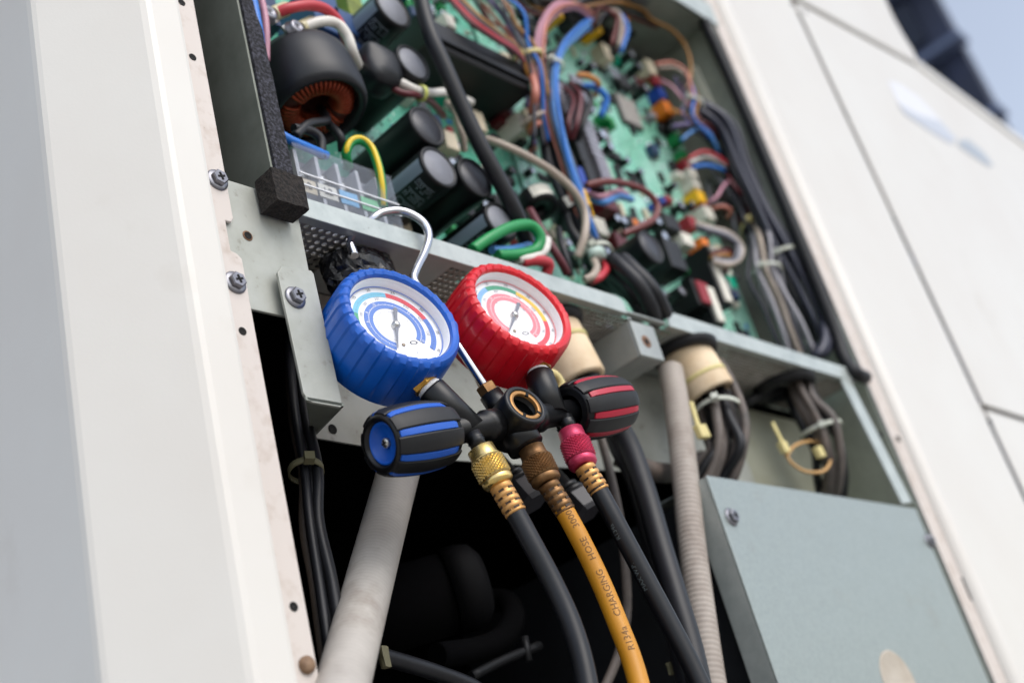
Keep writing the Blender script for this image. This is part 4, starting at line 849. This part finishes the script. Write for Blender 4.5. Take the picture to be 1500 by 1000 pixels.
for k in range(22):   # white pin headers and dark driver rows on the mint field
    x, z = .93 + (k % 6) * .021 + rn2.uniform(-.003, .003), .60 + (k // 6) * .048 + rn2.uniform(-.006, .006)
    h_ = obj('pin_header', MB().box((x - .0025, YP - .007, z - .011), (x + .0025, YP - .0023, z + .011), .0005), rn2.choice([conn['black'], conn['black'], conn['cream'], wr['grey']]), CB)
    for j in range(6): obj('pin', MB().box((x - .0042, YP - .004, z - .0095 + j * .0036), (x + .0042, YP - .0024, z - .0082 + j * .0036)), solder, h_)
for row in range(9):
    for k in range(13):
        x, z = .845 + k * .0235 + rn2.uniform(-.002, .002), .49 + row * .047 + .012 * (k % 2)
        if rn2.random() < .3 or (1.0 < x < 1.05 and .70 < z < .78): continue
        q = rn2.random()
        if q < .4: obj('chip', MB().box((x - .004, YP - .0052, z - .0065), (x + .004, YP - .0023, z + .0065), .0003), blackp, CB)
        elif q < .65: obj('resistor', MB().box((x - .0018, YP - .005, z - .005), (x + .0018, YP - .0023, z + .005), .0006), rn2.choice([conn['white'], conn['cream'], solder, wr['amber']]), CB)
        else: obj('solder_joint', MB().lathe((x, YP - .0022, z), (0, -1, 0), [(.0032, 0), (.0024, .0016), (.001, .003), (.0001, .0032)], 10, caps=False), solder, CB)
# relays with white lids at the bottom right
for px, py, w_, h_, d_, lid in ((1047, 377, .012, .03, .035, 'white'), (1056, 415, .012, .05, .04, 'white'), (1046, 447, .012, .045, .035, 'white'), (1030, 430, .02, .03, .034, 'red'), (990, 372, .02, .035, .035, None)):
    b_ = comp(px, py, w_ * 1.4, h_, d_, conn['black'], CB, 'relay')
    if lid: c = at(px, py, YP - .002 - d_); obj('lid', MB().box((c.x - w_ / 2, YP - .002 - d_ - .003, c.z - h_ / 2 + .002), (c.x + w_ / 2, YP - .002 - d_ - .0004, c.z + h_ / 2 - .002), .0006), conn[lid], b_)
# processor chip with grid of vents
c = at(922, 162, YP - .007); ch = obj('processor', MB().box((c.x - .019, YP - .007, c.z - .021), (c.x + .019, YP - .0023, c.z + .021), .0006), M('grey_chip', hx('55524F'), rough=.6), CB)
for i in range(9):
    for j in range(9): obj('vent', MB().box((c.x - .0168 + i * .0038, YP - .0078, c.z - .0185 + j * .0042), (c.x - .0146 + i * .0038, YP - .0069, c.z - .0160 + j * .0042)), M('chip_pin', hx('CFC9C2'), rough=.5), ch)
# finned power modules in the middle
for px, py, h_ in ((850, 135, .035), (868, 205, .05), (886, 252, .03), (830, 150, .04)):
    b_ = comp(px - 14, py + 4, .024, h_, .03, conn['black'], CB, 'power_module'); c = at(px, py, YP - .032)
    for i in range(7): obj('fin', MB().box((c.x - .014, YP - .036, c.z - h_ / 2 + (i + .2) * h_ / 7), (c.x + .004, YP - .0325, c.z - h_ / 2 + (i + .75) * h_ / 7)), M('fin_grey', hx('A9A6B0'), rough=.4, metal=.4), b_)
c = at(1018, 380, YP - .035)
# terminal block behind a clear cover at the lower left
TBk = empty('terminal_block', at(500, 270, .03), 'terminal block under a clear plastic cover behind the shelf lip', 'terminal block')
q0, q1, q2, q3 = at(424, 216, .016), at(560, 256, .016), at(568, 312, .016), at(436, 282, .016)
zt_, zb_ = (q0.z + q1.z) / 2, ZL + .0
obj('base', MB().box((q0.x + .004, .034, ZS + .002), (q1.x + .012, .06, zt_ + .006)), M('grey_terminal', hx('8E8E90'), hx('7C7C80'), rough=.5, ns=40), TBk)
for i in range(5):
    x = q0.x + .008 + i * (q1.x - q0.x) / 4.6; obj('divider', MB().box((x - .0015, .0205, ZS + .003), (x + .0015, .0335, zt_ + .002)), M('pale_terminal', hx('B8B8BA'), rough=.5), TBk)
    if i < 4: obj('clamp_screw', MB().lathe((x + .012, .0335, zt_ - .008), (0, -1, 0), [(.0045, 0), (.0045, .004), (.003, .005), (.0001, .005)], 16, caps=False), steel, TBk)
for i, (mt, s) in enumerate(((conn['cream'], 'L2'), (conn['white'], 'L2'), (M('tag_blue', hx('7FB4D8'), rough=.5), None), (M('tag_green', hx('78BE8C'), rough=.5), None))):
    c = at(450 + i * 31, 272 + i * 9.5, .0195); tgm = obj('tag', MB().box((c.x - .008, .0195, c.z - .0055), (c.x + .008, .0203, c.z + .0055)), mt, TBk)
    if s: tv, tf = text_mesh(s, .008); obj('tag_text', MB().add([(c.x + p.x, .0192, c.z + p.y) for p in tv], tf), ink, tgm)
cover = thin_glass('clear_cover', .25, .9, (.93, .94, .96, 1))
mb = MB().box((q0.x, .012, ZS + .003), (q1.x + .004, .0132, zt_)); mb.box((q0.x, .0134, zt_ - .0012), (q1.x + .004, .033, zt_)); mb.box((q1.x + .0028, .0134, ZS + .003), (q1.x + .004, .033, zt_ - .0014)); cv_ = obj('clear_cover', mb, cover, TBk)
rg = M('cover_ridge', hx('D8DADE'), rough=.3)
zr = at(490, 270, .012).z
for z in (zr, zr - .0095): obj('cover_ridge', MB().box((q0.x, .0108, z - .0005), (q1.x + .004, .0119, z + .0005)), rg, cv_)
# toroid choke
TC = empty('toroid_choke', at(462, 150, .04), 'big black sleeved toroid choke with copper windings at upper left', 'choke')
tc_ = at(455, 138, .036); tr = .0392; ax = V((.08, -.16, -1)).normalized()
obj('sleeve', MB().lathe(tc_, ax, [(.024, -.034), (.030, -.0335), (.0345, -.031), (.038, -.024), (tr, -.012), (tr, .006), (.0382, .016), (.0355, .0205), (.0325, .021), (.0305, .018), (.0285, .004), (.0285, -.02)], 56, caps=False).lathe(tc_, ax, [(.0001, -.0335), (.022, -.033)], 56, caps=False), M('heat_shrink', hx('1B1D22'), hx('16181C'), rough=.42, spec=.4, ns=30, bump=.03, bs=200), TC)
obj('core', MB().lathe(tc_, ax, [(.0285, -.018), (.0285, .011), (.0255, .0165), (.016, .015), (.0135, .008), (.0135, -.018)], 40, caps=False), M('dark_copper', hx('4A1E14'), rough=.5), TC)
t0 = V((1, 0, 0)); e1 = (t0 - ax * t0.dot(ax)).normalized(); e2 = ax.cross(e1)
for i in range(44):
    if i % 22 in (0, 1): continue
    a = 2 * math.pi * i / 44; e = e1 * math.cos(a) + e2 * math.sin(a)
    obj('winding', MB().tube(curve([tc_ + e * .0282 + ax * .002, tc_ + e * .0275 + ax * .014, tc_ + e * .0215 + ax * .0178, tc_ + e * .015 + ax * .0155, tc_ + e * .0128 + ax * .006], 3), .00155, 6), copper, TC)
obj('shrink_end', lump(at(553, 103, .026), .0190, .045, 11, (.95, .8, 1.15), 3, .7), MATS['heat_shrink'], TC)
for pts in ([(432, 200, .02), (452, 182, .02), (478, 176, .025), (470, 160, .04)], [(470, 230, .022), (470, 205, .02), (455, 192, .02), (430, 188, .02)], [(502, 222, .03), (498, 200, .025), (480, 180, .03)]): obj('lead', MB().tube(curve(px_path(pts), 6), .0034, 8), cablem, TC)
# ------------------------------------------------------------------ wires over the boards
def wire(pts, r, m_, label, **k): return cable('wire', pts, r, wr[m_] if isinstance(m_, str) else m_, label, 'wire', group='single wires over the circuit boards', **k)
wire([(366, -20, .015), (374, 20, .012), (381, 60, .01), (384, 95, .012), (386, 130, .02)], .0034, 'blue', 'blue wire running down along the left foam strip')
wire([(376, -20, .018), (386, 12, .015), (390, 45, .015), (390, 90, .02)], .0026, 'pink', 'pink wire beside the blue wire at the left foam strip')
wire([(404, 192, .02), (425, 205, .018), (450, 216, .018), (478, 228, .022)], .0032, 'blue', 'blue wire emerging below the toroid choke')
def lug(px, py, Y, d, label, wirem, pts):
    c = at(px, py, Y); t = empty('lug_wire', c, label, 'wire'); e = at(px + d[0], py + d[1], Y) - c; e.normalize()
    s_ = V((0, -1, 0)); s_ = (s_ - e * s_.dot(e)).normalized(); o_ = e.cross(s_)
    obj('lug', MB().obox(c + e * .002, e * .0095, o_ * .0068, s_ * .0009), steel, t)
    sc = obj('screw_head', MB().lathe(c + s_ * .0008, s_, [(.0078, 0), (.0078, .0012), (.0062, .002), (.0062, .0055), (.0048, .0066), (.0022, .0066), (.0014, .005)], 24), zinc, t)
    obj('insulator', MB().lathe(c + e * .0105, e, [(.0050, 0), (.0055, .001), (.0057, .018), (.0050, .0200)], 20), M('pale_insulator', hx('C8C0A0'), hx('B8A878'), rough=.35, ns=60), t)
    p = [c + e * .012] + px_path(pts); obj('wire', MB().tube(curve(p, 8), .0041, 12), wirem, t)
lug(388, 26, .02, (34, -14), 'red wire with ring lug at the top left corner', wr['red'], [(425, 12, .012), (455, 8, .008), (480, 16, .008), (500, 40, .012), (512, 78, .03)])
lug(428, 47, .018, (32, -14), 'white wire with ring lug above the toroid choke', wr['white'], [(468, 32, .012), (492, 34, .010), (508, 52, .010), (517, 78, .014), (526, 100, .03)])
wire([(558, 108, .024), (585, 120, .018), (610, 132, .016), (632, 136, .018), (655, 136, .026), (690, 150, .05)], .0036, 'white', 'white wire leaving the black wrapped end towards the centre')
wire([(560, 118, .028), (585, 135, .02), (612, 140, .018), (632, 150, .03), (650, 170, .05)], .003, 'maroon', 'dark red wire under the white one near the centre')
thing1('cable_tie', MB().lathe(at(617, 137, .0165), (at(632, 138, .017) - at(600, 130, .017)), [(.006, -.002), (.0068, -.0015), (.0068, .0015), (.006, .002)], 16, caps=False), M('lime_tie', hx('C8CC70'), rough=.5), 'small lime green tie round the white wire', 'cable tie')
yg = empty('earth_wire', at(530, 215, .02), 'yellow and green striped earth wire loop above the terminal cover', 'wire')
ygp = curve(px_path([(511, 245, .03), (507, 226, .022), (514, 209, .018), (529, 206, .016), (544, 218, .014), (554, 244, .012), (559, 272, .014), (561, 305, .02)]), 8)
obj('jacket', MB().tube(ygp, .0034, 12), wr['green'], yg); obj('stripe', MB().tube([p + V((-.0012, -.0018, .0004)) for p in ygp], .0021, 8), wr['yellow'], yg)
wire([(612, -25, .0), (620, 15, -.002), (632, 55, -.004), (652, 100, -.004), (676, 155, -.002), (702, 210, .0), (728, 258, .002), (752, 305, .006), (768, 345, .014), (778, 385, .025)], .0068, cablem, 'thick black cable sweeping diagonally over the capacitors')
wire([(655, 150, .05), (668, 165, .035), (676, 190, .03), (680, 222, .04)], .003, 'beige', 'short grey beige wire beside the thick black cable')
wire([(712, 204, .04), (735, 212, .03), (770, 228, .022), (810, 252, .018), (842, 282, .016), (857, 312, .018), (856, 345, .02), (845, 378, .03)], .0036, 'beige', 'long beige wire curving across the middle of the boards')
wire([(692, 366, .012), (718, 348, .006), (748, 333, .002), (776, 330, .0), (791, 346, .0), (786, 364, .004), (762, 372, .008), (728, 374, .012)], .0045, 'green', 'bright green wire loop resting on the shelf lip')
wire([(720, 366, .014), (745, 366, .012), (772, 360, .014), (790, 352, .02)], .0034, 'lblue', 'blue wire under the green loop')
wire([(758, 380, .01), (780, 377, .006), (797, 366, .006), (801, 352, .014)], .004, 'white', 'white wire end curling under the green loop')
wire([(764, 384, .01), (785, 381, .006), (803, 386, .006), (800, 402, .012)], .0045, 'red', 'dull red wire end just above the lip')
wire([(776, 308, .03), (790, 332, .022), (806, 358, .016), (822, 384, .016), (830, 400, .02)], .0036, 'maroon', 'dark red wire coming out of the first current sensor')
wire([(818, 335, .03), (822, 356, .022), (830, 380, .02), (836, 405, .024)], .003, cablem, 'thin black wire coming out of the second current sensor')
bundle('wire_bundle', [(862, 30, .035), (845, 45, .03), (822, 72, .026), (812, 105, .026), (811, 150, .024), (815, 185, .022), (828, 232, .024), (846, 285, .026), (862, 330, .03), (876, 372, .036)], 8, .0017, .0055, [wr['lblue'], wr['lblue'], wr['blue'], wr['lblue'], cablem, wr['lblue'], wr['blue'], wr['salmon']], 'light blue wire bundle running down the middle of the boards', [(.42, tiew, (-1, -.3, 0))], 31)
bundle('wire_bundle', [(862, 22, .03), (842, 8, .024), (818, 10, .022), (799, 30, .022), (791, 62, .024), (793, 105, .028), (803, 150, .03), (812, 200, .034)], 6, .0019, .0045, [wr['pink'], wr['pink'], wr['violet'], wr['salmon']], 'pink wire bundle arching above the blue bundle', [], 33)
bundle('wire_bundle', [(795, 150, .05), (806, 195, .045), (820, 245, .042), (836, 300, .04), (852, 340, .04), (880, 385, .03), (905, 405, .022), (930, 432, .012), (952, 462, .01)], 5, .0052, .0095, [cablem], 'thick black wire bundle leading down to the gap in the lip', [(.72, tiew, (-1, -.6, .5))], 35)
bundle('wire_bundle', [(898, 388, .016), (916, 402, .006), (934, 420, .0), (950, 442, .001), (962, 462, .008)], 4, .0068, .0095, [cablem], 'heavy black cables lying in the gap of the shelf lip', [], 36, loose=.5)
wire([(868, 378, .022), (874, 392, .014), (868, 404, .010), (856, 410, .014)], .0034, 'beige', 'pale wire loop just left of the lip gap')
wire([(880, 378, .024), (888, 392, .016), (880, 405, .010), (866, 412, .014)], .0034, 'red', 'reddish wire loop just left of the lip gap')
thing1('cable_tie', lump(at(874, 372, .018), .0085, .05, 8, (1.2, .8, .8), 2), M('milky_nylon', hx('A9BDB2'), rough=.4), 'milky plastic tie knot above the lip gap', 'cable tie')
for i, (c1, c2) in enumerate((('maroon', 'first'), ('red', 'second'), ('dgrey', 'third'), ('amber', 'fourth'))):
    wire([(658 + i * 3, 0 - i * 3, .03), (690 + i * 3, 34 - i * 4, .018), (725 + i * 2, 58 - i * 3, .016), (756 + i, 78 - i * 2, .02), (775, 108 + i * 2, .03), (785 + i * 3, 150, .045)], .0021, c1, {'maroon': 'dark maroon', 'red': 'bright red', 'dgrey': 'dark grey', 'amber': 'amber'}[c1] + ' wire running diagonally above the black heat sink')
wire([(775, 95, .03), (782, 120, .026), (784, 140, .026), (778, 165, .04)], .004, 'salmon', 'short salmon wire left of the blue bundle')
wire([(858, 272, .03), (888, 266, .02), (920, 270, .016), (948, 282, .014), (963, 302, .014), (958, 320, .016), (938, 332, .02), (912, 344, .03)], .0034, 'brown', 'brown wire loop in front of the mint green board')
wire([(852, 128, .04), (872, 128, .03), (888, 145, .03), (880, 170, .04)], .0036, 'blue', 'short dark blue loop beside the power modules')
wire([(845, 110, .03), (862, 112, .024), (876, 122, .024), (872, 140, .04)], .0030, 'orange', 'short orange wire near the top of the power modules')
wire([(866, 290, .04), (884, 296, .03), (905, 288, .03), (925, 292, .045)], .0034, 'lblue', 'short blue jumper above the maroon relay')
wire([(862, 284, .038), (882, 288, .028), (904, 280, .03), (918, 284, .045)], .0030, 'pink', 'short pink jumper beside the blue jumper')
# wires from the right-hand plugs to the side
for i, (pts, c1, lb) in enumerate((([(960, 94, .045), (985, 92, .035), (1004, 104, .03), (1012, 128, .03), (1018, 158, .035)], 'salmon', 'salmon wire arching from the top cream plug'),
        ([(962, 100, .05), (990, 100, .04), (1008, 116, .034), (1014, 145, .034), (1028, 165, .04)], 'beige', 'beige wire arching from the top cream plug'),
        ([(920, -10, .05), (950, 25, .035), (985, 45, .03), (1006, 72, .03), (1012, 108, .035), (1002, 140, .045)], 'amber', 'long amber wire crossing the dark top right corner'),
        ([(905, -10, .06), (918, 20, .045), (915, 45, .04), (905, 70, .05)], 'orange', 'brownish orange wire at the top of the control board'),
        ([(968, 118, .05), (985, 128, .04), (1002, 148, .036), (1020, 165, .04)], 'pink', 'pink wire from the red plug to the side bundle'),
        ([(982, 160, .05), (1002, 168, .04), (1022, 178, .04), (1034, 186, .045)], 'orange', 'orange wire from the orange plug'),
        ([(985, 185, .05), (1005, 182, .04), (1024, 182, .036), (1040, 195, .036), (1052, 222, .045)], 'violet', 'violet wire arching from the black plug'),
        ([(998, 205, .05), (1018, 190, .04), (1036, 192, .036), (1048, 212, .038), (1060, 240, .05)], 'lblue', 'light blue wire arching from the green plug'),
        ([(1008, 232, .05), (1030, 222, .04), (1052, 230, .036), (1074, 248, .04), (1085, 262, .05)], 'red', 'red wire arching from the lower green plug'),
        ([(1010, 238, .05), (1035, 230, .044), (1058, 240, .04), (1080, 258, .044)], 'white', 'white wire beside the red one near the lower green plug'),
        ([(1014, 245, .05), (1034, 242, .044), (1052, 246, .04), (1070, 256, .05)], 'blue', 'blue wire below the white one near the lower green plug'),
        ([(1036, 298, .05), (1050, 288, .04), (1060, 272, .04), (1072, 262, .05)], 'pink', 'pink wire rising from the yellow plug'),
        ([(1042, 306, .05), (1058, 302, .04), (1070, 308, .04), (1066, 318, .05)], 'salmon', 'salmon wire end at the lowest white plug'))):
    wire(pts, .0020, c1, lb)
for i in range(3): wire([(1018 + i * 2, 328 + i * 3, .04), (1042, 334 + i * 3, .03), (1068 - i * 2, 342 + i * 3, .026), (1086 - i * 4, 360, .026), (1084 - i * 4, 378, .028), (1066, 388 - i * 3, .03), (1044, 384 - i * 3, .04)], .0030, ('beige', 'grey', 'dgrey')[i], ('outer pale', 'middle grey', 'inner dark grey')[i] + ' wire of the ring loop near the relays')
for i in range(3): wire([(1040, 372 + 3 * i, .045), (1062, 366 + 4 * i, .035), (1076, 372 + 4 * i, .035), (1070, 390, .045)], .0028, ('maroon', 'brown', 'amber')[i], ('maroon', 'brown', 'amber')[i] + ' wire under the ring loop near the relays')
bundle('wire_bundle', [(1012, 158, .045), (1040, 178, .035), (1062, 200, .03), (1085, 250, .03), (1112, 310, .03), (1140, 370, .03), (1168, 425, .03), (1192, 475, .03), (1215, 530, .035)], 12, .0034, .0145, [M('bluish_black_cable', hx('3A3C4A'), rough=.4), cablem, wr['dgrey']], 'thick black wire bundle running down the right wall of the box', [(.62, tiew, (-1, -.3, 0))], 41)
bundle('wire_bundle', [(1090, 275, .06), (1100, 310, .05), (1112, 360, .042), (1124, 400, .038), (1142, 440, .034), (1156, 480, .034), (1168, 525, .04)], 8, .0030, .0130, [wr['grey'], wr['beige'], wr['grey'], wr['dgrey']], 'grey wires hanging beside the right black bundle', [(.35, tiey, (-1, -.3, 0)), (.62, tiew, (-1, -.3, 0))], 42, loose=1.3)
for i in range(3): wire([(1196 + i * 8, 430, .02), (1206 + i * 8, 470, .014), (1208 + i * 5, 500, .012), (1196 + i * 4, 520, .02), (1186 + i * 3, 505, .035)], .0046, MATS['bluish_black_cable'], ('left', 'middle', 'right')[i] + ' dark loop at the bottom right corner of the box')
mix1 = [wr['maroon'], wr['dgrey'], wr['salmon'], wr['amber'], wr['violet'], wr['beige'], wr['blue'], cablem]
bundle('wire_bundle', [(700, -20, .04), (730, 10, .03), (752, 40, .026), (770, 75, .026), (780, 110, .03), (790, 160, .036), (792, 215, .045)], 11, .0017, .012, mix1, 'tangle of thin coloured wires at the top centre beside the pink arch', [(.5, tiey, (-1, -.3, 0))], 51, loose=1.8)
bundle('wire_bundle', [(760, -20, .05), (790, 5, .035), (835, 2, .03), (880, -2, .03), (930, 10, .035), (985, 45, .045)], 11, .0018, .012, [cablem, wr['amber'], wr['dgrey'], wr['brown']], 'dark and amber wires crossing the top of the control board', [], 52, loose=1.8)
bundle('wire_bundle', [(866, 40, .045), (880, 22, .035), (900, 20, .03), (912, 40, .03), (905, 75, .04)], 5, .0026, .007, [wr['brown'], wr['beige'], cablem, wr['blue']], 'small brown and grey wire loop at the top of the control board', [], 53, loose=1.5)
bundle('wire_bundle', [(1000, 120, .05), (1014, 150, .04), (1010, 175, .04), (1030, 192, .04), (1050, 205, .045)], 10, .0016, .011, mix1, 'thin mixed wires gathered beside the orange plug', [(.4, tiew, (-1, -.3, 0))], 54, loose=1.8)
bundle('wire_bundle', [(1052, 262, .06), (1066, 285, .05), (1080, 300, .05), (1092, 325, .05), (1104, 350, .055)], 11, .0018, .013, [cablem, wr['dgrey'], wr['maroon'], wr['grey']], 'dark thin wires tangled beside the yellow plug', [], 55, loose=1.8)
bundle('wire_bundle', [(836, 128, .05), (850, 150, .036), (846, 185, .034), (838, 205, .045)], 5, .0028, .009, [cablem, wr['maroon'], wr['dgrey']], 'dark looped wires over the power modules', [], 56, loose=1.8)
bundle('wire_bundle', [(772, 190, .05), (780, 178, .04), (795, 172, .036), (812, 182, .03)], 4, .0026, .006, [wr['amber'], wr['beige'], wr['salmon'], wr['yellow']], 'short orange and beige wires tied to the blue bundle', [], 57, loose=1.2)
# pale plastic guide on the right wall
a, b = atX(1018, 95, XR - .006), atX(1060, 185, XR - .006)
thing1('plastic_guide', MB().slab([a, a + V((0, .012, 0)), b + V((0, .012, 0)), b], (.005, 0, 0)), M('milky_guide', hx('C4C4B4'), rough=.5), 'pale upright plastic guide on the right wall of the box', 'guide', bevel=.001)
